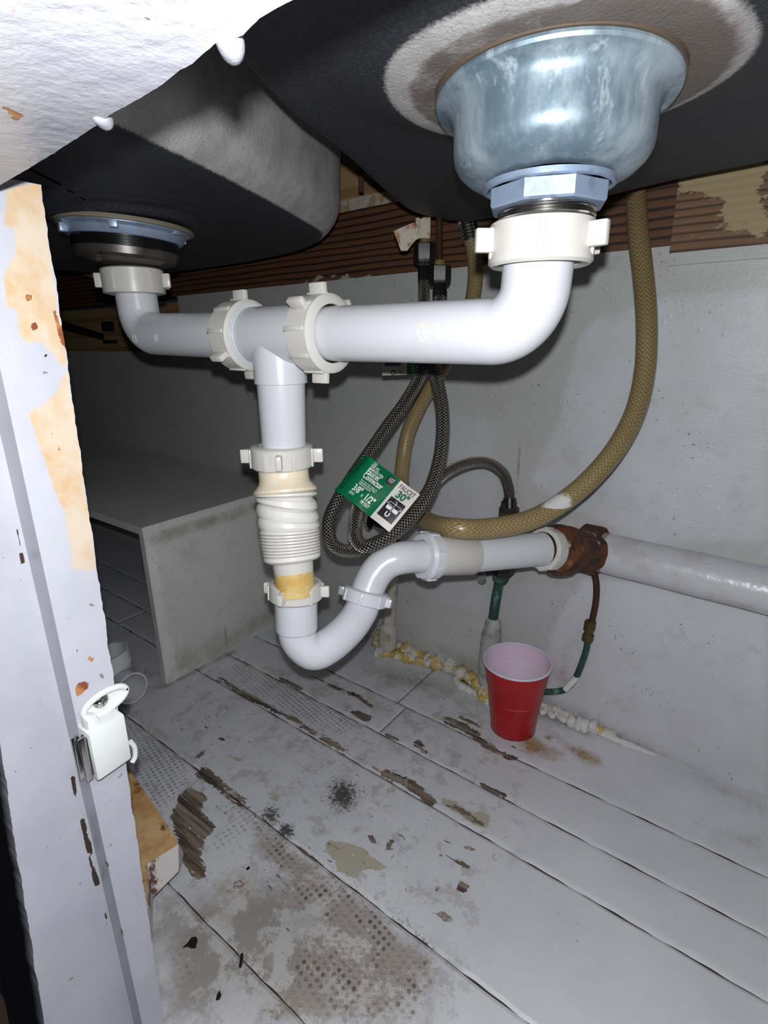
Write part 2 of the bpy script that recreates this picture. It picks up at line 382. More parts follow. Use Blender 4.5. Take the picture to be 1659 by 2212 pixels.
def lathe(mb, c, ax, prof, seg=56, close=False, ref=(0, 0, 1), tilt=None, rfun=None, hs=1):
    """prof: list of (r, h) along the axis; close joins last to first (ring)"""
    x, y, a = basis(ax, ref); c = np.asarray(c, float); V = []; n = len(prof)
    for i, (r, h) in enumerate(prof):
        for k in range(seg):
            t = 2*pi*k/seg; rr = rfun(t, i) * r if rfun else r
            dh = tilt[i]*rr*cos(t-1.2) if tilt else 0
            V.append(c+a*((h+dh)*hs)+rr*(cos(t)*x+sin(t)*y))
    F = []
    for i in range(n if close else n-1):
        j = (i+1) % n
        for k in range(seg):
            k2 = (k+1) % seg; F.append((i*seg+k, i*seg+k2, j*seg+k2, j*seg+k))
    mb.add(V, F)
def box(mb, c, x, y, z, sx, sy, sz, bev=0):
    """box centred at c with unit axes and full sizes, bevelled"""
    c = np.asarray(c, float); x, y, z = map(unit, (x, y, z))
    bm = bmesh.new(); bmesh.ops.create_cube(bm, size=1)
    for v in bm.verts: v.co = Vector((v.co.x*sx, v.co.y*sy, v.co.z*sz))
    if bev: bmesh.ops.bevel(bm, geom=bm.edges[:], offset=bev, segments=2, affect='EDGES', profile=.5)
    V = [c+x*v.co.x+y*v.co.y+z*v.co.z for v in bm.verts]; bm.verts.index_update()
    F = [tuple(v.index for v in f.verts) for f in bm.faces]; mb.add(V, F); bm.free()
def prism(mb, poly, nrm, th):
    """extrude a 3-D polygon by th along nrm"""
    p = [np.asarray(q, float) for q in poly]; n = len(p); d = unit(nrm)*th
    V = p+[q+d for q in p]; F = [tuple(range(n))[::-1], tuple(range(n, 2*n))]+[(i, (i+1) % n, n+(i+1) % n, n+i) for i in range(n)]
    mb.add(V, F)
def nut(mb, c, ax, rin, rout, h, lugs=(), ribs=12, lugw=.012, lugl=.009, ref=(0, 0, 1), lip=.25):
    """slip joint nut: ring with ribs and wing lugs, centred at c"""
    x, y, a = basis(ax, ref); c = np.asarray(c, float); e = .0014
    lathe(mb, c, ax, [(rin, -h/2), (rout-e, -h/2), (rout, -h/2+e), (rout, h/2-e), (rout-e*1.6, h/2), (rin, h/2)], 64, True, ref)
    for k in range(ribs):
        t = 2*pi*(k+.3)/ribs; d = x*cos(t)+y*sin(t); s = np.cross(a, d)
        box(mb, c+d*(rout)+a*(-h*.06), d, s, a, .0024, .0032, h*.82, .0006)
    for t, w in [(l if isinstance(l, tuple) else (l, h*.62)) for l in lugs]:
        d = x*cos(t)+y*sin(t); s = np.cross(a, d)
        box(mb, c+d*(rout+lugl/2-.001), d, s, a, lugl+.002, .0048, w, .001)
def ang_of(ax, vec, ref=(0, 0, 1)):
    x, y, a = basis(ax, ref); v = np.asarray(vec, float); return atan2(v@y, v@x)

# polygon painting --------------------------------------------------
def seg_sd(Q, poly, closed=True):
    p = np.asarray(poly, float); n = len(p); d = np.full(len(Q), 1e9); ins = np.zeros(len(Q), bool)
    for i in range(n if closed else n-1):
        a, b = p[i], p[(i+1) % n]; ab = b-a; t = np.clip(((Q-a)@ab)/(ab@ab+1e-12), 0, 1)
        d = np.minimum(d, np.linalg.norm(Q-(a+t[:, None]*ab), axis=1))
        if closed:
            c = ((a[1] > Q[:, 1]) != (b[1] > Q[:, 1])) & (Q[:, 0] < (b[0]-a[0])*(Q[:, 1]-a[1])/(b[1]-a[1]+1e-12)+a[0]); ins ^= c
    return np.where(ins, -d, d) if closed else d
LW = 1.0
def paint(Q, items, proj):
    """items: (polygon px, strength, softness[, width for open line]); returns values"""
    out = np.zeros(len(Q))
    for it in items:
        pts = np.array([proj(x, y) for x, y in it[0]]); st, so = it[1], it[2]; line = len(it) > 3
        m = .02+so; lo, hi = pts.min(0)-m, pts.max(0)+m
        sel = np.where(((Q >= lo) & (Q <= hi)).all(1))[0]
        if not len(sel): continue
        sd = seg_sd(Q[sel], pts, not line)-(it[3]*LW if line else 0)
        out[sel] = np.maximum(out[sel], st*np.clip(.5-sd/so, 0, 1))
    return out
def blob(cx, cy, r, st, so, k=10): return ([(cx+r*cos(2*pi*i/k), cy+r*sin(2*pi*i/k)) for i in range(k)], st, so)
def grid(xs, ys): return np.array([(x, y) for y in ys for x in xs])
def gridfaces(nx, ny, flip=False):
    F = [(j*nx+i, j*nx+i+1, (j+1)*nx+i+1, (j+1)*nx+i) for j in range(ny-1) for i in range(nx-1)]
    return [f[::-1] for f in F] if flip else F

def YW(x): return .6835-.03*x      # the back wall is very slightly out of square

# ================================================================== FLOOR
z8 = lambda *a: [(300+.4822*x, 1400+.4822*y) for x, y in a]
zc = lambda *a: [(680+.3617*x, 1250+.3617*y) for x, y in a]
zr = lambda *a: [(1050+.367*x, 1500+.367*y) for x, y in a]
fproj = lambda x, y: W(x, y, z=0)[:2]
PEEL = [(z8((232, 612), (310, 665), (290, 715), (352, 800), (300, 865), (285, 940), (318, 980), (290, 1050), (235, 1040), (185, 960), (165, 870), (135, 760), (178, 655)), .62, .010),
 (z8((60, 1130), (150, 1090), (240, 1130), (160, 1110)), .5, .006),
 (z8((930, 283), (980, 278), (1048, 305), (1032, 338), (985, 318)), .6, .006),
 (z8((635, 138), (722, 182)), .62, .006, .0035), (z8((760, 120), (830, 150), (930, 195)), .45, .006, .002),
 (z8((850, 165), (960, 205), (1042, 262)), .55, .006, .003),
 (z8((350, 135), (480, 205), (600, 270), (700, 325), (790, 382)), .55, .007, .004),
 (z8((820, 400), (918, 455)), .56, .007, .004), (z8((918, 455), (1090, 560)), .46, .006, .002),
 (z8((1215, 430), (1255, 400), (1302, 465), (1300, 483), (1245, 462)), .55, .006),
 (z8((1105, 560), (1200, 600), (1310, 682)), .55, .007, .005), (z8((1160, 575), (1250, 590), (1250, 620), (1190, 600)), .5, .005),
 (z8((1350, 690), (1430, 700), (1560, 790), (1540, 805), (1440, 745)), .58, .008),
 (z8((1310, 885), (1400, 935), (1495, 970), (1490, 1005), (1430, 975), (1340, 920)), .6, .008),
 (z8((1425, 1035), (1488, 1062), (1462, 1108), (1420, 1085)), .58, .006),
 (z8((1305, 1175), (1380, 1158), (1420, 1200), (1408, 1250), (1350, 1235), (1312, 1200)), .55, .010),
 (z8((1000, 818), (1065, 838), (1075, 895), (1020, 860)), .6, .006), (z8((1095, 915), (1105, 870), (1152, 845), (1135, 905)), .6, .005),
 (z8((1125, 945), (1140, 895), (1155, 900), (1145, 940)), .55, .004), (z8((1370, 860), (1400, 875)), .5, .005, .002), (z8((1465, 890), (1500, 905)), .6, .005, .002),
 (z8((690, 880), (720, 880), (805, 940), (805, 968), (740, 930)), .62, .006), (z8((240, 490), (262, 478), (300, 440), (296, 470), (262, 508)), .6, .005),
 (z8((285, 338), (312, 345), (312, 368), (290, 355)), .6, .004), (z8((360, 405), (385, 410)), .5, .004, .002),
 (z8((285, 555), (345, 600), (460, 690)), .56, .008, .006), (z8((940, 932), (985, 950), (960, 948)), .55, .004), (z8((855, 880), (900, 900)), .45, .004, .002),
 (z8((1378, 325), (1500, 388), (1555, 430)), .6, .006, .004), (z8((1440, 310), (1520, 350)), .5, .006, .003), (z8((1555, 430), (1659, 490)), .58, .006, .004), (z8((1110, 388), (1160, 410)), .58, .005, .003),
 (zc((790, 842), (880, 880), (965, 930)), .6, .007, .005), (zc((870, 825), (980, 882)), .55, .006, .0035), (zc((1010, 992), (1100, 1035), (1190, 1068)), .6, .007, .004),
 (zc((1180, 1000), (1260, 1040)), .5, .005, .002), (zc((1530, 800), (1600, 830)), .3, .005, .002), (zc((90, 640), (190, 690), (260, 700), (330, 760)), .52, .006, .003), (zc((200, 790), (330, 820), (310, 840)), .5, .005),
 (z8((1535, 610), (1640, 662)), .62, .004, .0022), (z8((640, 640), (650, 660)), .4, .01, .001)]
PEEL += [(z8((845, 872), (885, 885)), .5, .004, .0016), (z8((900, 900), (930, 912)), .5, .004, .0012), (z8((1000, 955), (1045, 985)), .5, .004, .0014), (z8((930, 860), (960, 880)), .42, .005, .001), (z8((980, 1000), (1005, 1015)), .5, .004, .0012), (z8((1140, 825), (1225, 860)), .5, .004, .0014), (z8((420, 590), (440, 605)), .55, .004, .0014), (z8((530, 470), (550, 485)), .5, .004, .0014),
 (z8((600, 770), (690, 815)), .42, .006, .002), (z8((1190, 1075), (1215, 1085)), .5, .004, .0012), (z8((1330, 1085), (1342, 1070)), .6, .003, .0012), (z8((340, 705), (400, 750)), .45, .006, .002)]
UNDER = [(z8((840, 845), (920, 860), (1000, 880), (1060, 930), (1130, 975), (1108, 1000), (1010, 1000), (980, 1052), (880, 1005), (872, 960), (822, 915)), .55, .008),
 (z8((1330, 650), (1400, 672), (1480, 720), (1580, 732), (1575, 818), (1500, 800), (1420, 745), (1345, 695)), .55, .008),
 (z8((390, 460), (440, 485), (482, 500), (440, 518), (400, 490)), .52, .006), (z8((555, 640), (640, 640), (640, 700), (590, 690)), .5, .008),
 (z8((1090, 620), (1150, 610), (1160, 650), (1110, 660)), .5, .006), (z8((1310, 880), (1380, 890), (1500, 960), (1480, 1000), (1310, 960)), .42, .02),
 (z8((1110, 815), (1230, 860), (1200, 880)), .48, .008), (z8((390, 545), (500, 560), (480, 580), (400, 560)), .48, .006), (zc((990, 960), (1180, 900), (1230, 1000), (1100, 1010)), .35, .02)]
LINER = [(z8((-120, 320), (0, 330), (120, 410), (240, 500), (230, 610), (180, 660), (120, 760), (20, 700), (-120, 560)), .7, .02),
 (z8((350, 60), (520, 60), (700, 170), (960, 290), (1040, 360), (880, 400), (700, 320), (480, 200)), .75, .03),
 (z8((560, 40), (900, 120), (1000, 250), (800, 200)), .6, .04), (z8((800, 370), (1150, 520), (1100, 560), (820, 420)), .35, .03),
 (z8((380, 690), (520, 700), (560, 800), (420, 900), (300, 960), (300, 860), (370, 790)), .62, .02), (zc((600, 600), (900, 700), (850, 800), (500, 750)), .3, .05)]
TAUPE = [(z8((500, 780), (600, 760), (690, 830), (700, 900), (820, 960), (960, 1060), (1080, 1160), (1200, 1290), (1340, 1390), (1330, 1500), (1280, 1684), (520, 1684), (540, 1560), (700, 1400), (760, 1250), (780, 1180), (640, 1100), (640, 1030), (520, 900)), .8, .03),
 (z8((80, 1230), (300, 1290), (420, 1350), (400, 1480), (480, 1684), (120, 1684)), .55, .06), (z8((240, 1100), (430, 1000), (520, 1100), (480, 1250), (400, 1300), (250, 1180)), .5, .05)]
STAIN = [blob(515, 1920, 60, 1.0, .06), blob(470, 1985, 55, .8, .06), blob(390, 2080, 60, .6, .08), (zr((200, 250), (270, 240), (330, 300), (440, 340), (420, 380), (250, 340)), 1.9, .04), (zr((340, 240), (390, 250), (370, 280)), 1.7, .012),
 (zr((470, 300), (560, 320), (660, 380), (660, 410), (560, 380)), 1.8, .035), (z8((400, 1380), (180, 1500), (200, 1684), (420, 1600)), .45, .06), blob(460, 2060, 60, .5, .06), (zc((850, 880), (880, 850), (940, 900)), .3, .03)]
MOULD = [blob(742, 1718, 34, .6, .045), blob(738, 1716, 6, .9, .006), blob(585, 1760, 22, .55, .03), blob(620, 1795, 18, .6, .02), (z8((1100, 1150), (1200, 1200), (1300, 1300), (1400, 1400), (1250, 1330)), .48, .03),
 (z8((440, 700), (520, 750)), .3, .03, .01), blob(517, 1915, 18, .45, .02), blob(1168, 1815, 6, .5, .01), blob(1243, 2033, 6, .6, .006), blob(1250, 2037, 5, .6, .006)]
DIRT = [(z8((-300, 0), (300, 0), (800, 60), (1400, 60), (1640, 200), (1640, 420), (1300, 700), (1350, 1200), (1150, 1300), (800, 1000), (700, 900), (300, 700), (-100, 600)), .27, .14),
 (z8((60, 1150), (700, 1000), (1350, 1390), (1280, 1700), (80, 1700)), .8, .08), (zc((300, 500), (700, 560), (1000, 720), (1050, 800), (700, 700), (350, 640)), .62, .06),
 (zr((1200, 430), (1659, 620), (1659, 720), (1300, 560)), .5, .05), (zr((1190, 720), (1659, 800), (1659, 1000), (1200, 800)), .4, .06), (zc((1300, 740), (1659, 900), (1659, 960), (1350, 840)), .6, .03),
 (z8((120, 170), (420, 20)), .8, .02, .004), (z8((1250, 340), (1520, 460), (1500, 560), (1300, 480)), .4, .08), (z8((840, 560), (1000, 560), (1000, 800), (820, 760)), .5, .08)]
GRIT = [(z8((-150, 100), (300, 60), (900, 100), (1500, 180), (1640, 500), (1600, 850), (1400, 1300), (1330, 1684), (60, 1684), (40, 900), (-150, 600)), 1.0, .12),
 (zr((0, 100), (700, 250), (700, 420), (400, 450), (0, 500)), .5, .08)]
SEAMS = [-.5, .196, .306, .4395, .5015, .571, .70]
JOINT = [(.571, .70, -.405), (.5015, .571, -.388), (.306, .4395, -1.25)]
V, F, nb = [], [], 0
def plank(x0, x1, a, b, step=.0042):
    global nb
    nx = max(3, int((x1-x0)/step)+1); ny = max(3, int((b-a)/step)+1)
    xs = np.linspace(x0+.0006, x1-.0006, nx); ts = np.linspace(0, 1, ny)
    wob = .0004*np.sin(xs*90)+.0003*np.sin(xs*231+1)
    Z = np.zeros((ny, nx)); Y = np.zeros((ny, nx))
    for j, t in enumerate(ts):
        lo = a+.0006+wob; hi = b-.0006+.0004*np.sin(xs*77+2)
        Y[j] = (lo*(1-t)+hi*t)-.020*(xs+.3)
        if j in (0, ny-1): Z[j] = -.0016
    Z[:, 0] = Z[:, -1] = -.0016
    X = np.tile(xs, (ny, 1)); V.append(np.stack([X.ravel(), Y.ravel(), Z.ravel()], 1))
    F.extend([tuple(q+nb for q in f) for f in gridfaces(nx, ny)]); nb += nx*ny
def row(a, b, xs, step): 
    for i in range(len(xs)-1): plank(xs[i], xs[i+1], a, b, step)
row(.06, .196, [-1.9, -.75], .02); row(.06, .196, [-.75, .6], .0032)
row(.196, .306, [-1.9, -1.3, .6], .0034); row(.306, .4395, [-1.9, -1.1, .6], .0034)
row(.4395, .5015, [-1.9, -1.0, .6], .0036); row(.5015, .571, [-1.9, -.388, .6], .0036); row(.571, .73, [-1.9, -.405, .6], .0042)
V = np.concatenate(V); Q = V[:, :2]; LW = 1.6
fl_o = mesh('floor', V, F, FLOOR, attrs={k: paint(Q, v, fproj) for k, v in dict(peel=PEEL, under=UNDER, liner=LINER, taupe=TAUPE, stain=STAIN, mould=MOULD, dirt=DIRT, grit=GRIT).items()}, smooth=25)
fl_o['kind'] = 'structure'; LW = 1.0
mb = MB(); box(mb, (-.65, .4, -.014), (1, 0, 0), (0, 1, 0), (0, 0, 1), 2.5, .72, .022)
o = mb.build('floor_gap', simple('seam_dirt', rgb(58, 48, 40), .9)); o.name = 'trim_3'; o['kind'] = 'structure'

# ================================================================== BACK WALL
wy = lambda x, y: (lambda p: (p[0], p[2]))(W(x, y, Y=.694))
xs = np.concatenate([np.linspace(-2.4, -1.1, 40), np.linspace(-1.09, .62, 300)]); zs = np.linspace(-.02, .622, 110)
G = grid(xs, zs)
PATCH = [([(1255, 720), (1290, 690), (1450, 640), (1659, 628), (1659, 2000), (1450, 1700), (1150, 1500), (1210, 1330), (1260, 1250), (1659, 1260), (1659, 1160), (1400, 1170), (1250, 1100), (1150, 1040), (1210, 900)], 1.0, .006),
 ([(900, 880), (1060, 910), (1080, 1100), (1040, 1320), (900, 1300), (880, 1100)], .35, .01), ([(1190, 1440), (1260, 1260), (1310, 1270), (1240, 1520)], .6, .01)]
WDIRT = [([(820, 1340), (1000, 1450), (1300, 1600), (1659, 1760), (1659, 1700), (1300, 1540), (1000, 1400)], .45, .04), ([(900, 560), (1430, 560), (1430, 590), (900, 640)], .3, .02), ([(1200, 1440), (1230, 1430), (1240, 1480), (1200, 1500)], .55, .03),
 ([(1133, 880), (1117, 1050)], .9, .003, .0008), ([(870, 1300), (1000, 1400), (860, 1420)], .3, .06)]
vx = np.stack([G[:, 0], YW(G[:, 0]), G[:, 1]], 1)
nx = len(xs); F = [f for f in gridfaces(nx, len(zs)) if not (vx[f[0]][0] < -1.06 and vx[f[2]][2] > .512)]
o = mesh('wall_back', vx, F, WALL, attrs={'patch': paint(G, PATCH, wy), 'dirt': paint(G, WDIRT, wy)}); o['kind'] = 'structure'
# tan panel behind, framing timbers
def slab(name, x0, x1, z0, z1, y, th, mat, kind='structure', n=60, label=None, cat=None, attrs=None, follow=True):
    """front-faced board along the wall, front at y (relative to the wall line)"""
    xs = np.linspace(x0, x1, n); zs = np.linspace(z0, z1, 14); G = grid(xs, zs)
    yy = (YW(G[:, 0]) if follow else 0)+y
    fr = np.stack([G[:, 0], yy+0*G[:, 0], G[:, 1]], 1); mbb = MB(); mbb.add(fr, gridfaces(n, 14))
    ya, yb = ((YW(x0) if follow else 0)+y, (YW(x1) if follow else 0)+y)
    c = [(x0, ya, z0), (x1, yb, z0), (x1, yb+th, z0), (x0, ya+th, z0), (x0, ya, z1), (x1, yb, z1), (x1, yb+th, z1), (x0, ya+th, z1)]
    mbb.add(c, [(3, 2, 1, 0), (4, 5, 6, 7), (0, 4, 7, 3), (2, 6, 5, 1), (2, 3, 7, 6)])
    full = {}
    for k, v in (attrs or {}).items(): full[k] = np.concatenate([paint(G, v, wy), np.zeros(8)])
    o = mesh(name, mbb.v, mbb.f, mat, attrs=full, smooth=30)
    if kind: o['kind'] = kind
    if label: tag(o, label, cat)
    return o
slab('timber_beam', -1.25, -.125, .620, .712, -.002, .05, BEAM, None, label='dark brown fir timber running along the top of the back wall', cat='beam',
     attrs={'patch': [([(590, 618), (760, 600), (760, 588), (660, 598)], .75, .006), ([(520, 640), (850, 605), (850, 595), (780, 590), (560, 628)], .65, .008), ([(1230, 560), (1330, 545), (1330, 552)], .6, .004)]})
slab('painted_board', -.128, .62, .612, .7265, -.008, .05, CREAMB, None, label='peeling cream painted board beside the tan hose at the right', cat='board',
     attrs={'cream': [([(1500, 350), (1659, 330), (1659, 520), (1540, 500), (1560, 440), (1470, 440), (1460, 390)], .55, .02)]})
slab('trim_4', -.128, .62, .600, .613, -.006, .012, WALL, n=30)
slab('caulk_strip', -1.3, -.125, .712, .727, -.004, .02, simple('caulk', rgb(184, 176, 160), .6, 0, [(rgb(150, 116, 60), 60, .5, .6, .7)], (80, .6, .003)), None, label='ragged off white caulk strip above the dark timber beam', cat='caulk')
slab('plywood_panel', -1.3, .62, .727, .83, .010, .02, TANB, None, label='tan plywood panel above the caulk strip behind the sink', cat='panel')
slab('wall_left_panel', -2.4, -1.05, .50, .61, .012, .02, TANB, 'structure').name = 'wall_left'
slab('trim_5', -2.4, -1.2, .62, .83, .012, .05, BEAM)
# far side of the cabinet, ceiling above the sink
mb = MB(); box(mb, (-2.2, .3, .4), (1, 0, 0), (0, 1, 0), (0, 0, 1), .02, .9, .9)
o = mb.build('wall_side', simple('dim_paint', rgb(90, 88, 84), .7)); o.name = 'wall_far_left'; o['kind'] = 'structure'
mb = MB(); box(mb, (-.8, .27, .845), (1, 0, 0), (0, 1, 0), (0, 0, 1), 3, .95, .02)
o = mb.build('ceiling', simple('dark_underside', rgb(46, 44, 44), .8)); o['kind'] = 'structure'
# screws bracket on the tan panel
b = thing('metal_bracket', 'small dark metal bracket screwed to the tan panel at the far left', 'bracket', W(235, 710, Y=.715))
mb = MB(); 
box(mb, W(233, 705, Y=.716), (1, 0, 0), (0, 1, 0), (0, 0, 1), .05, .006, .022, .001); box(mb, W(238, 738, Y=.716), (1, 0, 0), (0, 1, 0), (0, 0, 1), .06, .006, .008, .001)
prism(mb, [W(135, 692, Y=.716), W(225, 722, Y=.716), W(225, 734, Y=.716), W(135, 712, Y=.716)], (0, -1, 0), .004); mb.build('plate', BLKMETAL, b)
# corner brace at the upper left
mb = MB(); q = [W(95, 500, Y=.62), W(190, 552, Y=.62), W(196, 600, Y=.62), W(98, 562, Y=.62)]; prism(mb, q, (0, 1, 0), .03)
o = mb.build('trim_6', woodmat('cleat_wood', rgb(92, 76, 58), rgb(140, 120, 92), 30)); o['kind'] = 'structure'

# ================================================================== BOX ON THE LEFT
bx0, bx1, by0, by1, bz, th = -1.95, -.735, .392, .7035, .270, .012
root = thing('painted_box', 'grey painted open-fronted wooden box standing against the back wall', 'box', (-.9, .55, 0))
def boxpanel(name, f, nu, nv, Qf=None, attrs=None, mat=WALLG, th_=th, nrm=(0, 0, 1)):
    u = np.linspace(0, 1, nu); v = np.linspace(0, 1, nv); Gq = grid(u, v); Pn = np.array([f(a, b) for a, b in Gq]); m = MB(); m.add(Pn, gridfaces(nu, nv))
    d = -unit(nrm)*th_; m.add(Pn+d, gridfaces(nu, nv, True)); n = len(Pn)
    e = [i for i in range(nu)]+[i*nu+nu-1 for i in range(1, nv)]+[(nv-1)*nu+i for i in range(nu-2, -1, -1)]+[i*nu for i in range(nv-2, 0, -1)]
    m.add([Pn[i] for i in e]+[Pn[i]+d for i in e], [(i, i+len(e), (i+1) % len(e)+len(e), (i+1) % len(e)) for i in range(len(e))])
    A = {}
    if attrs:
        Q2 = np.array([Qf(p) for p in m.v])
        for k, (it, pr_) in attrs.items(): A[k] = paint(Q2, it, pr_)
    return mesh(name, m.v, m.f, mat, root, attrs=A, smooth=30)
sp_ = lambda x, y: (lambda p: (p[1], p[2]))(W(x, y, X=-.735))
boxpanel('side_panel', lambda u, v: (bx1-.0006, by0+.0006+u*(by1-by0-.001), v*(bz-th)), 70, 60, lambda p: (p[1], p[2]),
         {'dirt': ([([(350, 1490), (480, 1440), (600, 1350), (600, 1280), (500, 1350), (370, 1400)], .45, .05), ([(310, 1150), (580, 1070), (590, 1100), (320, 1190)], .5, .02), ([(485, 1330), (492, 1420)], .95, .003, .0008), ([(360, 1484), (600, 1352)], .9, .008, .003), ([(330, 1205), (350, 1230)], .9, .004, .001)], sp_),
          'patch': ([([(310, 1150), (330, 1150), (385, 1470), (360, 1480)], 1, .004)], sp_)}, nrm=(1, 0, 0))
boxpanel('top_panel', lambda u, v: (bx0+u*(bx1-bx0), by0+v*(by1-by0), bz), 60, 20)
boxpanel('left_panel', lambda u, v: (bx0+th, by0+u*(by1-by0), v*(bz-th)), 10, 10, nrm=(1, 0, 0))
# loose grey tee on the floor
root = thing('drain_tee', 'loose grey plastic drain tee lying on the floor by the open box', 'pipe fitting', W(285, 1510, z=0))
co_ = W(286, 1487, d=.808); vw = unit(co_-CAM); a1 = unit(-vw*.72+RGT*.55-UPV*.32)
mb = MB(); lathe(mb, co_, a1, [(.0212, .0), (.0238, .0), (.0238, -.030), (.0228, -.032), (.0228, -.060), (.0205, -.060), (.0205, -.028), (.0212, -.025)], 48, True); mb.build('body', GREYPVC, root)
a2 = unit(UPV*.8-RGT*.25-vw*.35); ch = co_-a1*.045+a2*.006
mb = MB(); lathe(mb, ch, a2, [(.023, 0), (.0245, .0), (.0245, .018), (.0285, .020), (.0285, .044), (.0245, .044), (.0245, .02)], 48); mb.build('branch', GREYPVC, root)

# ================================================================== FACE FRAME
def _sc(f, k): return lambda z: f(.53+(z-.53)/k)*k
yF = _sc(lambda z: .044+.08*z, 1.016); yG1 = _sc(lambda z: .1022+.002*z, 1.016)
yG2 = _sc(lambda z: .1075+.004*z, .952); yB = _sc(lambda z: .1222+.0368*z, .952)
root = thing('frame_post', 'white gloss painted cabinet frame post with chipped cream paint, holding the catch', 'cabinet post', (-.33, .1, 0))
XJ = -.320; XB = -.300
from mathutils import noise as MN
def nz(z, k=0): return MN.noise(Vector((k, 0, z*60)))*.0009+MN.noise(Vector((k, 5, z*260)))*.0005+MN.noise(Vector((k, 9, z*14)))*.0006
sec = lambda z: [(-.40, yF(z)), (XJ, yF(z)), (XJ, yG1(z)), (XB, yG2(z)), (XB, yB(z)), (-.345, yB(z)+.004)]
zs = np.linspace(-.01, .601, 360); cols = []
cnt = [6, 22, 6, 16, 6]
for k in range(5):
    for j in range(cnt[k]): cols.append((k, j/cnt[k]))
cols.append((4, 1.0)); Vp = []
for z in zs:
    s = sec(z)
    for k, t in cols:
        x = s[k][0]*(1-t)+s[k+1][0]*t; y = s[k][1]*(1-t)+s[k+1][1]*t
        if (k == 3 and t > .8) or k == 4: 
            y += nz(z)
        if k == 0 and t > .5 or (k == 1 and t < .1): y += nz(z, 3)
        Vp.append((x, y, z))
Vp = np.array(Vp); nx = len(cols)
jp = lambda x, y: (lambda p: (p[1], p[2]))(W(x, y, X=XJ if x < 20+(y-900)*.2 else XB))
PCREAM = [([(0, 400), (95, 380), (130, 640), (170, 900), (215, 1230), (200, 1240), (160, 1235), (149, 1228), (134, 1118), (92, 1014), (64, 933), (50, 890), (110, 850), (134, 798), (103, 765), (82, 745), (54, 751), (35, 728), (28, 676), (0, 674), (0, 590), (25, 540), (22, 500), (0, 490)], .62, .006), ([(195, 1100), (225, 1300), (250, 1480), (215, 1400)], .3, .004)]
PWOOD = [([(112, 668), (122, 668), (137, 747), (132, 745)], .6, .002), blob(195, 1424, 11, .62, .002), ([(158, 1490), (168, 1470), (195, 1468), (198, 1490), (175, 1502), (165, 1512)], .62, .002), blob(62, 643, 12, .7, .002), blob(74, 705, 12, .7, .002), ([(24, 427), (48, 445), (72, 472)], .6, .0015, .0004),
 ([(0, 985), (4, 975), (6, 1008), (0, 1012)], .65, .002), blob(0, 645, 10, .6, .003), blob(0, 662, 12, .55, .003), blob(33, 1701, 5, .6, .001), blob(42, 1735, 6, .6, .001), ([(216, 1686), (235, 1690), (250, 1670), (240, 1672)], .5, .0015), ([(20, 388), (85, 380), (60, 395)], .6, .002), ([(118, 674), (140, 745)], .7, .002, .002)]
PCRACK = [([(35, 1140), (45, 1180)], .75, .0015, .0006), ([(62, 1260), (70, 1290)], .6, .0015, .0005), ([(75, 1300), (85, 1330)], .6, .0015, .0005), ([(46, 1198), (50, 1215)], .9, .001, .0012),
 ([(90, 1381), (101, 1428)], .55, .0015, .0004), ([(117, 1498), (136, 1576), (138, 1619)], .6, .0015, .0006), ([(157, 1680), (163, 1712)], 1.0, .0012, .0013), ([(160, 1700), (166, 1745)], .7, .0012, .0006),
 ([(178, 1772), (190, 1830)], 1.0, .0012, .0014), ([(186, 1815), (196, 1840)], 1.0, .001, .0016), ([(195, 1850), (205, 1888)], .8, .0012, .0012), ([(203, 1885), (211, 1912)], 1.0, .001, .0014), ([(228, 1970), (232, 1985)], .8, .001, .0008),
 ([(172, 1412), (166, 1402)], .9, .001, .0006), blob(98, 767, 3, 1, .001), blob(82, 880, 2.5, 1, .0008), blob(92, 880, 2.5, 1, .0008), blob(117, 1060, 3, .9, .001), blob(109, 1127, 3, .9, .001), blob(70, 680, 2, 1, .0008), blob(47, 410, 2, 1, .0008), blob(23, 728, 2, 1, .0008)]
Q = Vp[:, 1:]; A = {'cream': paint(Q, PCREAM, jp), 'wood': paint(Q, PWOOD, jp), 'crack': paint(Q, PCRACK, jp)}
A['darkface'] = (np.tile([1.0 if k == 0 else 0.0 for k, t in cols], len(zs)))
F = gridfaces(nx, len(zs))
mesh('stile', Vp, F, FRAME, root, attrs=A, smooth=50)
mb = MB(); box(mb, (-.375, .1, .3), (1, 0, 0), (0, 1, 0), (0, 0, 1), .06, .06, .6); mb.build('core', BLACK, root)
# dark front beyond the post
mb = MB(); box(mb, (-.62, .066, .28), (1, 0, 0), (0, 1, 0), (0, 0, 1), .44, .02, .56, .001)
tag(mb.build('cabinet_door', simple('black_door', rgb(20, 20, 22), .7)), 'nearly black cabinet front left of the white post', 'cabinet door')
# top rail: back edge traced, chipped and hung with paint drips
zr_ = .590
edge = [(-60, 428), (0, 400), (60, 365), (125, 325), (132, 320), (170, 296), (212, 268), (240, 246), (300, 213), (350, 183), (390, 150), (415, 138), (440, 115), (466, 93), (500, 84), (525, 76), (540, 60), (560, 40), (600, 16), (640, -4), (720, -60)]
e3 = [W(x, y, z=zr_) for x, y in edge]; e3[0][0] -= .02
e3 += [np.array([.0, e3[-1][1]-.003, zr_]), np.array([.5, e3[-1][1]-.010, zr_])]
root = thing('top_rail', 'glossy white chipped top rail above the opening, glaring close to the lens', 'cabinet rail', (-.1, .08, zr_))
es = []
for i in range(len(e3)-1):
    for k in range(8): es.append(e3[i]*(1-k/8)+e3[i+1]*k/8)
es.append(e3[-1]); es = np.array(es); n = len(es); rows = 40; Vr = []
for j in range(rows):
    t = j/(rows-1)
    for p in es:
        jag = MN.noise(Vector((p[0]*260, 1, 0)))*.0005 if j < 2 else 0
        Vr.append((p[0], p[1]*(1-t)-.07*t+jag, zr_))
Vr = np.array(Vr)
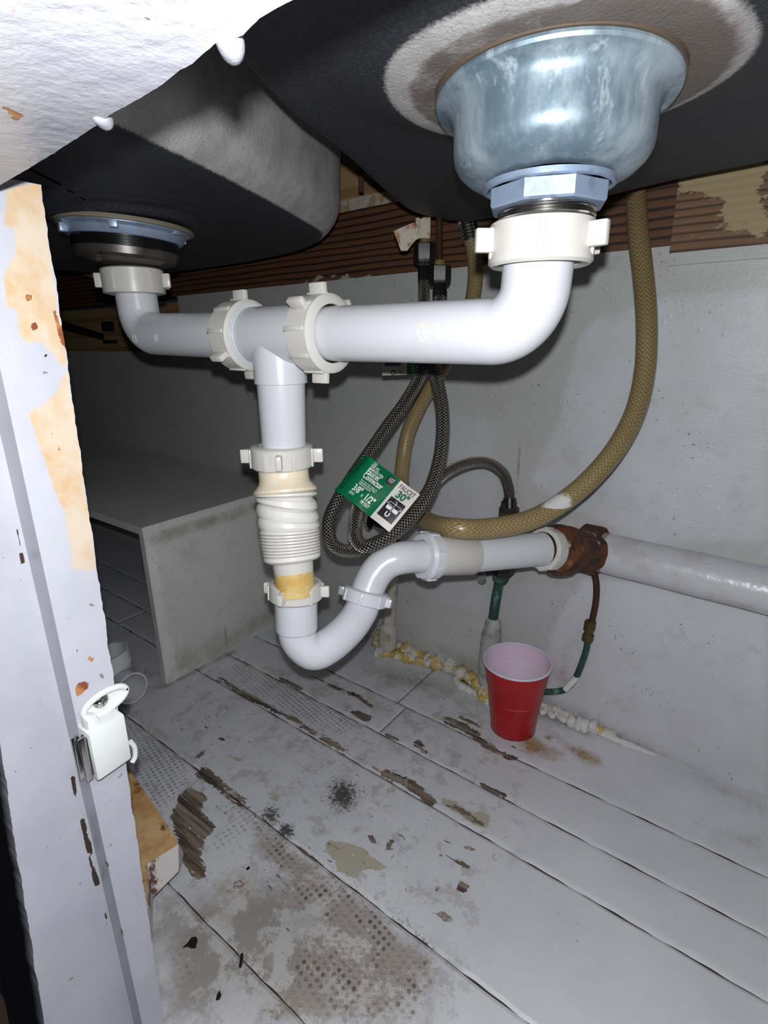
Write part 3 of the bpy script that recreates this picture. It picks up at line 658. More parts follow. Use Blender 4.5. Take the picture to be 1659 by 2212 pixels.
rp = lambda x, y: W(x, y, z=zr_)[:2]
RW = [blob(35, 30, 16, .75, .002), ([(8, 45), (52, 30), (54, 55), (20, 58)], .75, .002), ([(265, 0), (315, 5), (302, 32), (275, 25)], .75, .002), blob(240, 105, 13, .75, .002), ([(0, 175), (30, 200), (15, 215), (0, 205)], .7, .002), ([(0, 222), (60, 250), (55, 275), (0, 245)], .7, .002), blob(388, 76, 5, .7, .0015)]
mb = MB(); mb.add(Vr, gridfaces(n, rows))
mb.add([(p[0], p[1], p[2]) for p in es]+[(p[0], p[1]-.001, p[2]+.10) for p in es], [(i, i+1, n+i+1, n+i)[::-1] for i in range(n-1)])
Q = np.array(mb.v)[:, :2]
mesh('rail', mb.v, mb.f, FRAME, root, attrs={'wood': paint(Q, RW, rp)*.95, 'cream': paint(Q, RW, rp)*.9}, smooth=60)
for pts, rr0 in (([(478, 34), (489, 66), (499, 98), (506, 128)], 21), ([(204, 234), (214, 246), (224, 258), (234, 272)], 13)):
    ds = W(pts[0][0], pts[0][1], z=zr_); dd = np.linalg.norm(ds-CAM); rk = rr0/FPX*dd; pp_ = spline([W(x, y, z=zr_+rk*.75) for x, y in pts], 6)
    mb = MB(); tube(mb, pp_, [rk*1.2*sqrt(max(.01, 1-abs(2*i/(len(pp_)-1)-1)**2.5)) for i in range(len(pp_))], 20); mb.build('paint_drip', FRAME, root, 80)
# foot block
root = thing('corner_block', 'stained wooden corner block behind the foot of the white post', 'wood block', W(340, 1900, z=.05))
tp = [W(278, 1650, z=.085), W(300, 1690, z=.085), W(345, 1740, z=.083), W(378, 1806, z=.08), W(345, 1845, z=.08), W(300, 1880, z=.08)]
tp2 = [np.array([-.50, .17, .085])]
bt = [W(330, 1938, z=.056), W(386, 1880, z=.05)]
top = [W(255, 1628, z=.085), W(292, 1680, z=.085), W(376, 1804, z=.080), W(385, 1824, z=.077), W(318, 1866, z=.080), np.array([-.343, .135, .082]), W(250, 1890, z=.083)]
mb = MB(); low = [q-np.array([0, 0, .030]) for q in top]
low[3] = W(386, 1882, z=.050); low[2] = low[3]+np.array([-.012, .014, 0]); low[4] = W(330, 1938, z=.050)
N_ = len(top); mb.add(top+low, [tuple(range(N_)), tuple(range(2*N_-1, N_-1, -1))]+[(i, N_+i, N_+(i+1) % N_, (i+1) % N_) for i in range(N_)])
mb.build('block', BLOCKW, root, smooth=20)

# ================================================================== MAGNETIC CATCH
root = thing('magnetic_catch', 'white plastic magnetic door catch screwed to the painted post', 'door catch', W(230, 1600, X=XB))
xj = XB
cj = lambda x, y, dx=0: W(x, y, X=xj+dx)
fr = [cj(193, 1590, .014), cj(268, 1538, .014), cj(290, 1640, .014), cj(208, 1692, .014)]
bk = [cj(186, 1558, .001), cj(266, 1524, .001), cj(292, 1630, .001), cj(196, 1686, .001)]
mb = MB(); c = sum(fr)/4; uy = unit((fr[1]-fr[0])+(fr[2]-fr[3])); uz = unit((fr[0]-fr[3])+(fr[1]-fr[2])); wx_ = np.linalg.norm(fr[1]-fr[0]); hz = np.linalg.norm(fr[0]-fr[3])
ux = unit(np.cross(uy, uz)); ux = ux if ux[0] > 0 else -ux
box(mb, c-ux*.0075, uy, uz, ux, wx_, hz, .015, .0012)
mb.build('housing', CATCHW, root)
def earring(cy, nm, flip=1):
    mb = MB(); pts = []
    L_, w_ = .026, .0125
    for k in range(28):
        a = 2*pi*k/28; pts.append(cy+uy*(L_/2*cos(a)*(1+.0*sin(a)))+uz*(w_/2*sin(a)))
    pts.append(pts[0]); pts.append(pts[1]); tube(mb, np.array(pts)+ux*.003, .0019, 10, cap=False)
    ins = [cy+uy*(L_/2*cos(2*pi*k/28))+uz*(w_/2*sin(2*pi*k/28)) for k in range(28)]; prism(mb, ins, ux, .0018)
    mb.build(nm, CATCHW, root)
earring(cj(222, 1511), 'mounting_ear'); 
mb = MB(); tube(mb, spline([cj(276, 1598), cj(285, 1610), cj(286, 1630), cj(280, 1642)], 5)+ux*.003, .0016, 10); mb.build('hinge_pin', CATCHW, root)
mb = MB(); p = cj(186, 1556); box(mb, p+ux*.005, uy, uz, ux, .0075, .012, .010, .003); mb.build('corner_lug', CATCHW, root)
mb = MB(); sc_ = cj(213, 1510)+ux*.002; lathe(mb, sc_, ux, [(.0046, 0), (.0044, .0012), (.0032, .0024), (.0012, .003), (0.0001, .003)], 28); box(mb, sc_+ux*.003, uy, uz, ux, .005, .0009, .0008); box(mb, sc_+ux*.003, uz, uy, ux, .005, .0009, .0008)
mb.build('screw', STEEL, root)
for a, b_ in ((0, .0), (.005, .0)):
    mb = MB(); box(mb, (fr[0]+fr[3])/2-ux*(.004+a)-uy*(.0022+a*.3), uy, uz, ux, .004, hz*.92, .0016, .0005); mb.build('magnet_plate', STEEL, root)
mb = MB(); box(mb, (fr[0]+fr[3])/2-ux*.0065+uy*.001, uy, uz, ux, .003, hz*.8, .006, .0005); mb.build('magnet', BLKMETAL, root)

# ================================================================== SINK BOWLS
ss = lambda x, a, b: (lambda t: t*t*(3-2*t))(min(1, max(0, (x-a)/(b-a))))
def bowl(name, outline, zb, ztop, bare_f, rust_f=None, crust_f=None, label='', R=.045, drain=None, rec=None):
    pl = spline(outline+[outline[0]], 12)[:-1]; pl = pl[:, :2]; n = len(pl); c = pl.mean(0)
    if drain is not None: c = np.array(drain)
    def inset(d):
        T = np.roll(pl, -1, 0)-np.roll(pl, 1, 0); T /= np.linalg.norm(T, axis=1)[:, None]; N = np.stack([-T[:, 1], T[:, 0]], 1)
        if ((pl.mean(0)-pl)*N).sum() < 0: N = -N
        return pl+N*d
    inn = inset(R); V = []; rings = 0
    rr = np.concatenate([np.linspace(0, .55, 44), np.linspace(.57, 1, 20)])
    for t in rr:
        ring = c+(inn-c)*t; V += [(x, y, None) for x, y in ring]; rings += 1
    zf = []
    for (x, y, _) in V:
        r = sqrt((x-c[0])**2+(y-c[1])**2); z = zb
        for r0, r1, dz in rec: z -= dz*(1-ss(r, r0, r1))
        zf.append((x, y, z))
    V = zf
    for k in range(1, 9):
        a = k/8*pi/2; q = inset(R*(1-sin(a))); V += [(x, y, zb+R*(1-cos(a))) for x, y in q]; rings += 1
    for z in np.linspace(zb+R, ztop, 12)[1:]:
        V += [(x, y, z) for x, y in inset(-.04*(z-zb-R))]; rings += 1
    F = [(i*n+k, i*n+(k+1) % n, (i+1)*n+(k+1) % n, (i+1)*n+k) for i in range(1, rings-1) for k in range(n)]
    F += [(0, n+k, n+(k+1) % n) for k in range(n)]
    V = np.array(V); V[:n] = V[0]
    A = {'bare': np.array([bare_f(*p) for p in V]), 'rust': np.array([rust_f(*p) if rust_f else 0 for p in V]), 'crust': np.array([crust_f(*p) if crust_f else 0 for p in V])}
    return mesh(name, V, F, SINKM, None, attrs=A, smooth=60)
ss = lambda x, a, b: (lambda t: t*t*(3-2*t))(min(1, max(0, (x-a)/(b-a))))
DRL = np.array([-.518, .305]); DRR = np.array([-.118, .303])
lo = [(-.36, .088, 0), (-.315, .125, 0), (-.300, .175, 0), (-.318, .24, 0), (-.352, .33, 0), (-.40, .44, 0), (-.45, .530, 0), (-.55, .590, 0), (-.72, .615, 0), (-.9, .60, 0), (-.99, .50, 0), (-1.0, .3, 0), (-.97, .15, 0), (-.85, .085, 0), (-.6, .075, 0), (-.45, .072, 0)]
zL = .640
def ringf(r, r0, w): return max(0, 1-abs(r-r0)/w)
def bareL(x, y, z):
    r = sqrt((x-DRL[0])**2+(y-DRL[1])**2)
    v = ss(z, zL+.002, zL+.007) if x > -.52 else 0
    return max(v, .42*ringf(r, .078, .006), .36*ringf(r, .094, .006))
root = thing('sink', 'dark undercoated double bowl kitchen sink seen from below', 'sink', (-.5, .35, .64))
bl = bowl('left_bowl', [np.array(p, float) for p in lo], zL, .835, bareL, drain=DRL, R=.04, rec=[(.058, .068, .006), (.080, .084, .0012), (.098, .102, .0012)]); bl.parent = root; bl.location = -Vector(root.location)
ro = [W(600, 200, z=.672), W(680, 265, z=.672), W(760, 335, z=.672), W(830, 400, z=.672), W(885, 436, z=.672), W(1000, 455, z=.672), W(1150, 432, z=.672), W(1300, 400, z=.672), W(1500, 350, z=.672), W(1659, 315, z=.672)]
ro = [p for p in ro]; ro = [np.array([-.12, .10, 0]), np.array([-.20, .125, 0]), np.array([-.235, .18, 0])]+ro+[np.array([.15, .54, 0]), np.array([.26, .47, 0]), np.array([.29, .3, 0]), np.array([.26, .15, 0]), np.array([.15, .09, 0])]
zR = .657
def bareR(x, y, z):
    r = sqrt((x-DRR[0])**2+(y-DRR[1])**2); a = atan2(y-DRR[1], x-DRR[0])
    return (1-ss(r, .076+.014*ss(-y+x*1.2, -.25, .0)+.002*sin(a*5), .090+.02*ss(-y+x*1.2, -.35, .0)))*.95
def rustR(x, y, z):
    r = sqrt((x-DRR[0])**2+(y-DRR[1])**2); return .62*(1-ss(r, .068, .078))+(.45*(1-ss(r, .075, .1)) if x > -.1 and y > .24 else 0)
def crustR(x, y, z):
    p = W(1440, 25, z=zR); q = W(1380, 10, z=zR); return max(.55*(1-ss(sqrt((x-p[0])**2+(y-p[1])**2), .002, .012)), .5*(1-ss(sqrt((x-q[0])**2+(y-q[1])**2), .002, .01)))
br = bowl('right_bowl', ro, zR, .835, bareR, rustR, crustR, drain=DRR, R=.022, rec=[(.066, .125, .0115)]); br.parent = root; br.location = -Vector(root.location)
# clip stud
root = thing('sink_clip_stud', 'rusty threaded sink clip stud hanging between the two bowls', 'threaded rod', W(780, 360, Y=.60))
mb = MB(); a = W(781, 330, Y=.6); b_ = W(780, 416, Y=.6); m = 44
tube(mb, np.array([a*(1-i/m)+b_*i/m for i in range(m+1)]), [.0031+.0004*(i % 2) for i in range(m)]+[.002], 16); mb.build('rod', simple('rust_stud', rgb(74, 42, 36), .8), root)

# ================================================================== STRAINERS
Zx = np.array([0, 0, 1.])
def threads(mb, c, ax, r, h0, h1, pitch=.0026, depth=.0007):
    n = int((h1-h0)/pitch*4); prof = []
    for i in range(n+1): prof.append((r+depth*[0, 1, 1, 0][i % 4], h0+(h1-h0)*i/n))
    lathe(mb, c, ax, prof, 64)
# right: deep galvanized cup
top_ = np.array([-.118, .3026, .6395]); axR = unit([-.03, .06, 1])
root = thing('basket_strainer', 'large galvanized steel strainer cup under the right sink bowl', 'sink strainer', top_)
mb = MB(); lathe(mb, top_, axR, [(.0570, .0012), (.0574, -.0002), (.0568, -.0016), (.0525, -.0028), (.0497, -.0050), (.0485, -.0085), (.0482, -.014), (.0481, -.0215), (.0475, -.0250), (.0455, -.0285), (.0415, -.0320), (.0368, -.0345), (.0338, -.0355), (.0322, -.0360), (.028, -.0360)], 96); mb.build('cup', GALV, root)
mb = MB(); lathe(mb, top_, axR, [(.050, .0055), (.0580, .0050), (.0580, .0014), (.050, .0014)], 80, True); mb.build('gasket', simple('brown_gasket', rgb(84, 72, 60), .6), root)
bc = top_-axR*.0358; 
mb = MB(); lathe(mb, bc, Zx, [(.025, 0), (.0322, 0), (.0322, -.0026), (.0302, -.0030)], 64)
lathe(mb, bc, Zx, [(.0298, -.0030), (.0298, -.0108), (.0288, -.0118), (.0235, -.0118)], 8); mb.build('locknut', ZINC, root, smooth=25)
mb = MB(); threads(mb, bc-Zx*.0170, Zx, .0236, 0, .0062, .0026, .0009); mb.build('thread', STEEL, root)
# left: shallow strainer with zinc lock ring
tL = np.array([DRL[0], DRL[1], .6300])
axL = unit(Zx+RGT*.07); root = thing('basket_strainer', 'smaller strainer with bluish zinc lock ring under the left sink bowl', 'sink strainer', tL)
Zx = np.array([0, 0, 1.])
mb = MB(); lathe(mb, tL, axL, [(.05, .003), (.0592, .002), (.0598, 0), (.0592, -.0013), (.054, -.0018)], 80); mb.build('gasket', simple('tan_gasket', rgb(120, 112, 96), .5), root)
mb = MB(); lathe(mb, tL, axL, [(.0560, -.0005), (.0560, -.0022), (.0515, -.0045), (.0495, -.0095), (.048, -.0108), (.0445, -.0108)], 80)
for k in range(6):
    t = k*pi/3+.35; d = np.array([cos(t), sin(t), 0]); box(mb, tL+d*.0525-Zx*.005, d, np.cross(Zx, d), Zx, .007, .0075, .0075, .001)
mb.build('lock_ring', ZINC, root)
mb = MB(); threads(mb, tL-axL*.0195, axL, .0450, 0, .0095, .0022, .0008); mb.build('thread', simple('black_steel', rgb(70, 70, 70), .25, .9), root)
mb = MB(); lathe(mb, tL, axL, [(.0450, -.0195), (.0445, -.0255), (.0420, -.028), (.037, -.0288), (.033, -.0305), (.024, -.0315), (.021, -.0335)], 80); mb.build('cup', simple('dull_dark_steel', rgb(96, 90, 86), .4, .7, [(rgb(50, 46, 44), 60, .45, .65, .7)]), root)

# ================================================================== WASTE ARMS AND TEE
PY = .305; ZA = .534
rr_ = .0190
RT = np.array([1., 0, 0]); cr = _r0
# right elbow
root = thing('waste_arm', 'white plastic waste arm elbowing down from the large right strainer', 'drain pipe', (-.1215, PY, .55))
mb = MB(); path = fillet([(-.1205, PY, .585), (-.1230, PY, ZA-.001), (-.277, PY, ZA)], .0245, 18)
tube(mb, path, .0186, 48); mb.build('elbow_pipe', PVC, root)
cn = np.array([-.1205, PY, .5785]); t0 = ang_of(Zx, -cr)
mb = MB(); nut(mb, cn, Zx, .0205, .0266, .0190, [t0+.10, t0+pi-.75, t0+pi*1.5-1.3], 5)
lathe(mb, cn, Zx, [(.0196, -.0085), (.0215, -.0115), (.0255, -.0125), (.0272, -.0110), (.0272, -.008)], 56)
mb.build('slip_nut', PVC_W, root)
mk = MB(); cm = np.array([-.181, PY, ZA])
toc = unit(np.array([CAM[0]-cm[0], CAM[1]-cm[1], 0])*1.0); ph0 = atan2((CAM[2]-ZA), -(CAM[1]-PY))
def onpipe(s, t, x0, r=.01875): # s along x, t around (m)
    a = ph0+t/r; return np.array([x0+s, PY-r*cos(a), ZA+r*sin(a)])
for R0 in (.0062,):
    pts = [onpipe(R0*cos(2*pi*k/30+.4), R0*sin(2*pi*k/30+.4), -.180) for k in range(24)]; tube(mk, np.array(pts), .00022, 6)
for sx in (-.0022, .0, .0022, .0065, .0088):
    for ty in (-.003, 0, .003):
        if random.random() < .8: pts = [onpipe(sx+.0009*cos(2*pi*k/10), ty+.0011*sin(2*pi*k/10), -.180) for k in range(8)]; tube(mk, np.array(pts), .00018, 5)
mk.build('moulded_mark', PVC_C, root, label='small moulded ring of raised marks')
# left elbow
root = thing('waste_arm', 'white plastic waste arm elbowing down from the left sink strainer', 'drain pipe', (-.515, PY, .55))
mb = MB(); path = fillet([(DRL[0]+.002, PY, .588), (DRL[0]+.004, PY, ZA+.0035), (-.360, PY, ZA)], .023, 18); tube(mb, path, .0186, 48); mb.build('elbow_pipe', PVC, root)
cn = np.array([DRL[0]+.001, PY, .5855]); mb = MB(); nut(mb, cn, Zx, .0200, .0275, .0205, [t0+.25, t0+pi+.15, t0+pi+.75, t0-.4], 5, lugl=.006); lathe(mb, cn, Zx, [(.0186, -.0105), (.0225, -.0125), (.0275, -.0115), (.0275, -.008)], 56); mb.build('slip_nut', PVC_W, root)
mk = MB(); 
for k in range(2):
    xc = (-.497, -.462)[k]; r0 = (.0045, .0035)[k]
    pts = [onpipe(.5*r0*cos(2*pi*i/20), r0*sin(2*pi*i/20), xc, .0187) for i in range(20)]; mk = MB(); tube(mk, np.array(pts+[pts[0]]), .0002, 6)
    mk.build('moulded_mark', INKW, root)
# tee
root = thing('tee_fitting', 'white plastic drain tee joining both waste arms above the flexible coupling', 'pipe fitting', (-.325, PY, ZA))
xL, xR = -.366, -.2805
mb = MB(); lathe(mb, (xL-.006, PY, ZA), (1, 0, 0), [(.0188, 0), (.0215, 0), (.0215, .091), (.0205, .092), (.0188, .092)], 60)
xv = -.3262; tube(mb, np.array([(xv, PY, ZA), (xv, PY, ZA-.03), (xv-.0012, PY-.0005, .437)]), [.0190, .0190, .0178], 48)
mb.build('body', PVC, root)
# saddle shoulder of the branch
mb = MB(); lathe(mb, (xv, PY, ZA-.002), (0, 0, -1), [(.0195, 0), (.0206, .012), (.0208, .034), (.0190, .0345)], 56); mb.build('branch_collar', PVC, root)
xax = (1, 0, 0); tu = ang_of(xax, (0, 0, 1))
for xn, rin, lg, lip in ((xL, .0222, [tu+.0, tu+pi+.15, tu+2.1], 1), (xR, .0202, [tu+.05, tu+.75 if False else tu-.85, tu+pi-.1, tu+.85], -1)):
    mb = MB(); nut(mb, (xn, PY, ZA), xax, rin, .0272, .0215 if lip > 0 else .022, lg, 9, lugl=.0075)
    mb.build('slip_nut', PVC_W, root)
mb = MB(); lathe(mb, (xL+.007, PY, ZA), xax, [(.0215, 0), (.0240, 0), (.0240, .0048), (.0228, .0048), (.0228, .0062), (.0215, .0062)], 56); mb.build('collar', PVC, root)
mb = MB(); lathe(mb, (xR+.0095, PY, ZA), xax, [(.0187, -.006), (.0202, -.006), (.0202, -.001), (.0187, -.001)], 48); mb.build('washer', DARKRUB, root, label='black ring washer filling the gap inside the slip nut')  # thin black ring, fills the gap between arm and nut bore

# ================================================================== FLEXIBLE COUPLING
n1 = np.array([-.3300, .304, .4395]); nb_ = W(637, 1258, d=.453); axc = unit(n1-nb_)
Zx = np.array([0, 0, 1.])
root = thing('flexible_coupling', 'yellowed accordion drain coupling below the tee', 'drain coupling', (-.328, .30, .38))
mb = MB(); nut(mb, n1-np.array([0, 0, .000]), Zx, .0182, .0255, .0185, [t0, t0+pi, t0+pi*.53, t0+pi*1.5], 7, lugl=.0085); mb.build('slip_nut', PVC_W, root)
L = lambda h: h   # heights measured down the axis from the nut underside
c1 = n1-axc*.0092; dn = -axc; HS = .82
mb = MB(); lathe(mb, c1, dn, hs=HS, prof=[(.0205, 0), (.0212, .0015), (.0206, .003), (.0206, .013), (.0216, .017), (.0256, .0225), (.0262, .0235), (.0262, .0255), (.0245, .0270)], seg=72); mb.build("neck", PVC_C, root)
prof, tl = [], []
def pf(r, h, t=0): prof.append((r, h)); tl.append(t)
pf(.0225, .0265); pf(.0258, .0272, .05); pf(.0260, .0290, .08); pf(.0225, .0305, .10); pf(.0216, .0308, .12); pf(.0246, .0330, .22); pf(.0250, .0375, .30); pf(.0232, .0400, .30); pf(.0222, .0405, .30)
pf(.0246, .0425, .28); pf(.0256, .0475, .26); pf(.0246, .0520, .24); pf(.0234, .0525, .22); pf(.0250, .0545, .20); pf(.0255, .059, .16); pf(.0243, .0625, .12); pf(.0232, .063, .10)
h = .0645
for k in range(8):
    r = .0240-.00012*k; pf(r+.0008, h, .06-.006*k); pf(r+.0008, h+.0017, .06-.006*k); pf(r-.0016, h+.0024, .06-.006*k); h += .0031
pf(.0236, h, 0); pf(.0236, h+.004, 0); pf(.021, h+.0065, 0); pf(.0175, h+.007, 0)
mb = MB(); lathe(mb, c1, dn, prof, 80, tilt=tl, hs=HS); hb = (h+.006)*HS
bw = NT('bellows_pvc'); zz = bw.n('SeparateXYZ', Vector=bw.co.outputs['Object']).outputs[2]
nn = bw.noise(50, 4, .6); zn = bw.math('ADD', zz, bw.math('MULTIPLY', nn, .012))
yl = bw.math('MULTIPLY', bw.ramp(zn, -.018, -.030), bw.ramp(nn, .35, .6)); cc = bw.mix(yl, rgb(216, 213, 206), rgb(206, 188, 136))
gr = bw.ramp(bw.noise(120, 5, .7, off=3), .6, .72); cc = bw.mix(bw.math('MULTIPLY', gr, .35), cc, rgb(150, 128, 96)); bw.setp('Base Color', cc); bw.setp('Roughness', .3)
mb.build('bellows', bw.m, root, smooth=30)
mb = MB(); lathe(mb, c1, dn, [(.0170, hb), (.0168, hb+.004), (.0165, hb+.010)], 64); mb.build('upper_tail', PVC_W, root)
mb = MB(); lathe(mb, c1, dn, [(.0165, hb+.0095), (.01655, hb+.030)], 64); mb.build('tailpiece', PVC_Y, root, label='amber stained tail piece')
tailend = c1+dn*(hb+.028)

# ================================================================== P-TRAP
root = thing('p_trap', 'glossy white plastic trap bend hanging above the floor', 'drain trap', (-.30, .30, .28))
nt_ = W(639, 1277, d=.462); nt2 = W(790, 1288, d=.512); tt = nt_-np.array([0, 0, .055])
low_ = [nt_-Zx*.004, W(641, 1345, d=.468), W(645, 1380, d=.47), W(652, 1402, d=.471), W(676, 1407, d=.473), W(712, 1393, d=.480), W(752, 1358, d=.494), W(778, 1322, d=.506), nt2]
pth = spline(low_[:1]+low_[1:3]+low_[4:5]+low_[5:], 14)
mb = MB(); tube(mb, pth, [.0158 if i > 20 else .0160 for i in range(len(pth))], 48); 
mb.build('trap_bend', PVC, root)
mb = MB(); lathe(mb, nt_, unit(low_[1]-low_[0]), [(.0165, .006), (.0182, .008), (.0180, .034), (.0174, .0345), (.0168, .035)], 56); mb.build('socket', PVC, root)
axn = unit(low_[0]-low_[1]); tn = ang_of(axn, -cr)
mb = MB(); nut(mb, nt_+axn*.001, axn, .0186, .0225, .0155, [tn-.25, tn+pi-.1, tn+1.25], 6, lugl=.0065, ref=(0, 0, 1)); mb.build('slip_nut', PVC_W, root)
# ================================================================== TRAP ARM
root = thing('trap_arm', 'white trap arm pipe running from the trap to the rusty coupling', 'drain pipe', (-.25, .42, .31))
nt3 = W(926, 1201, d=.532); pa = [nt2+(nt2-W(778, 1322, d=.506))*.0, W(806, 1248, d=.516), W(832, 1218, d=.518), W(868, 1205, d=.520), nt3]
mb = MB(); pth2 = spline(pa, 12); tube(mb, pth2, .0158, 48); mb.build('elbow_pipe', PVC, root)
ax2 = unit(W(800, 1250, d=.515)-W(790, 1290, d=.515)); 
mb = MB(); nut(mb, nt2+ax2*.0, ax2, .0165, .0215, .0135, [ang_of(ax2, cr)-.35, ang_of(ax2, -cr), ang_of(ax2, UPV)], 7, lugl=.005); mb.build('slip_nut', PVC, root)
hub = W(1018, 1199, d=.560); end = W(1172, 1186, d=.600); ax3 = unit(hub-nt3)
mb = MB(); nut(mb, nt3, ax3, .0162, .0238, .0125, [], 8, lugl=.004); lathe(mb, nt3, ax3, [(.0160, -.0085), (.0215, -.0085), (.0236, -.005)], 56); mb.build('slip_nut', PVC, root)
mb = MB(); tube(mb, np.array([nt3+ax3*.004, hub-ax3*.001, hub]), [.0196, .0204, .0198], 48); mb.build('hub', PVC_W, root)
mb = MB(); tube(mb, np.array([hub, end]), [.0182, .0185], 48); mb.build('straight_pipe', PVC, root)
# ================================================================== RUSTY COUPLING + WALL DRAIN
PYW = .664
wa = W(1300, 1193, Y=PYW); wb = W(1659, 1276, Y=PYW-.012); axw = unit(wb-wa)
root = thing('drain_coupling', 'rusty cast iron coupling with white nut on the trap arm', 'pipe coupling', wa)
c2 = W(1176, 1186, d=.606); axm = unit(wa-c2)
mb = MB(); nut(mb, c2+axm*.004, axm, .0192, .0238, .017, [], 10, lugl=.003); mb.build('slip_nut', PVC_W, root)
mb = MB(); Lc = np.linalg.norm(wa-c2)
lathe(mb, c2, axm, [(.018, .010), (.0235, .012), (.0262, .016), (.0292, .022), (.0300, .030), (.0285, .040), (.0245, .050), (.0235, Lc-.032), (.0245, Lc-.027)], 48, rfun=lambda t, i: 1+.025*sin(5*t+i)+.012*sin(11*t))
mb.build('body', RUST, root)
mb = MB(); lathe(mb, wa-axw*.026, axw, [(.022, -.006), (.0285, -.003), (.0312, .0), (.0316, .022), (.0305, .026), (.0235, .026)], 8, ref=(0, .3, 1)); mb.build('hex_collar', RUST, root, smooth=20)
root = thing('wall_drain_pipe', 'white painted iron drain pipe along the right of the back wall', 'drain pipe', wa)
mb = MB(); q = [wa-axw*.004]+[wa+axw*(.03*i) for i in range(1, 22)]
tube(mb, np.array(q), [.0248+.0002*sin(i*2.3) for i in range(len(q))], 48)
PP = simple('chipped_pipe_paint', rgb(196, 196, 200), .3, 0, [(rgb(120, 100, 78), 60, .70, .76, .8), (rgb(60, 50, 40), 130, .72, .76, .8), (rgb(176, 172, 166), 30, .5, .6, .5)], (70, .35, .003))
mb.build('pipe', PP, root)
mb = MB(); tube(mb, np.array([wa-axw*.001, wa+axw*.006]), .0251, 40); mb.build('end_band', simple('raw_grey', rgb(150, 142, 130), .6), root)
for t_, ddz in ((.105, .012), (.107, -.003)):
    mb = MB(); pc = wa+axw*t_+UPV*ddz-FWD*.0225; box(mb, pc, axw, UPV, FWD, .006, .004, .004, .001); 
    # small paint chips on the pipe
    mb.build('paint_chip', simple('chip%d' % int(ddz*1000), rgb(44, 48, 36), .8), root)

# ================================================================== TUBES UNDER THE COUPLING
def hexnut(mb, c, ax, r, h, seg=6): lathe(mb, c, ax, [(r*.5, -h/2), (r*.93, -h/2), (r, -h/2+.0008), (r, h/2-.0008), (r*.93, h/2), (r*.5, h/2)], seg)
root = thing('brown_supply_tube', 'thin brown and green copper tube curving down behind the red cup', 'copper tube', W(1280, 1240, Y=.676))
ty = .677
pts = [W(1280, 1225, Y=ty), W(1288, 1260, Y=ty), W(1287, 1300, Y=ty), W(1278, 1345, Y=ty-.001), W(1271, 1375, Y=ty-.002), W(1266, 1405, Y=ty-.002), W(1256, 1435, Y=ty-.003), W(1243, 1465, Y=ty-.004), W(1222, 1488, Y=ty-.004), W(1195, 1494, Y=ty-.006), W(1160, 1493, Y=ty-.010), W(1120, 1488, Y=ty-.012)]
mb = MB(); tube(mb, spline(pts[:5], 8), .0042, 16); mb.build('tube', DKCOPPER, root)
mb = MB(); tube(mb, spline(pts[4:], 8), .0043, 16); mb.build('lower_tube', VERD, root)
mb = MB(); a = W(1274, 1352, Y=ty-.001); b_ = W(1270, 1377, Y=ty-.002); hexnut(mb, a, b_-a, .0078, .014); hexnut(mb, b_, b_-a, .0078, .010); lathe(mb, (a+b_)/2, b_-a, [(.006, -.006), (.006, .006)], 12); mb.build('compression_fitting', BRASS, root, smooth=20)
mb = MB(); tube(mb, spline([pts[7]+np.array([.001, -.001, .004]), pts[7]+np.array([0, -.001, 0]), pts[8]+np.array([0, -.001, 0])], 5), .0046, 14); mb.build('paint_smear', INKW, root)

root = thing('green_supply_pipe', 'green corroded copper riser with crusted sleeve behind the red cup', 'copper pipe', W(1060, 1500, Y=.66))
gy = .668
mb = MB(); tube(mb, spline([W(1082, 1240, Y=gy), W(1072, 1290, Y=gy), W(1064, 1345, Y=gy)], 8), .0072, 20); mb.build('riser', VERD, root)
mb = MB(); lathe(mb, W(1082, 1246, Y=gy), (0, 0, 1), [(.004, -.011), (.0085, -.010), (.0118, -.004), (.0118, .008), (.010, .010)], 10); mb.build('ferrule_nut', VERD, root, smooth=20)
mb = MB(); tube(mb, np.array([W(1066, 1335, Y=gy), W(1065, 1345, Y=gy), W(1064, 1365, Y=gy), W(1063, 1372, Y=gy)]), [.0075, .0122, .0128, .0100], 20); mb.build('crimp', SLEEVE, root)
mb = MB(); tube(mb, spline([W(1063, 1366, Y=gy), W(1058, 1400, Y=gy), W(1052, 1470, Y=gy), W(1050, 1540, Y=gy-.004)], 6), .0148, 24); mb.build('sleeve', SLEEVE, root)
# valve 2 above
root = thing('stop_valve', 'corroded brass stop valve above the green pipe, half behind the drain', 'valve', W(1095, 1150, Y=gy))
mb = MB(); tube(mb, np.array([W(1100, 1098, Y=.655), W(1090, 1235, Y=gy)]), [.0135, .0115], 12); mb.build('body', BRASS, root, smooth=25)
mb = MB(); hexnut(mb, W(1087, 1225, Y=gy), (0, 0, 1), .0165, .022); mb.build('packing_nut', BLKMETAL, root, smooth=20)
mb = MB(); tube(mb, np.array([W(1108, 1125, Y=.66), W(1132, 1122, Y=.672)]), .0105, 8); mb.build('side_cap', BRASS, root, smooth=20)
mb = MB(); hc = W(1040, 1236, Y=.64); tube(mb, np.array([W(1085, 1228, Y=gy), hc]), .0062, 12); mb.build('stem', BLKMETAL, root)
mb = MB(); lathe(mb, hc, unit(np.array([-.8, -.5, -.1])), [(.004, -.006), (.014, -.005), (.0165, 0), (.0135, .006), (.006, .008), (.001, .008)], 24, rfun=lambda t, i: 1+.08*cos(4*t))
gl = NT('clear_handle'); gl.setp('Base Color', rgb(190, 190, 186)); gl.setp('Roughness', .12); gl.setp('Transmission Weight', .6); mb.build('handle', gl.m, root)
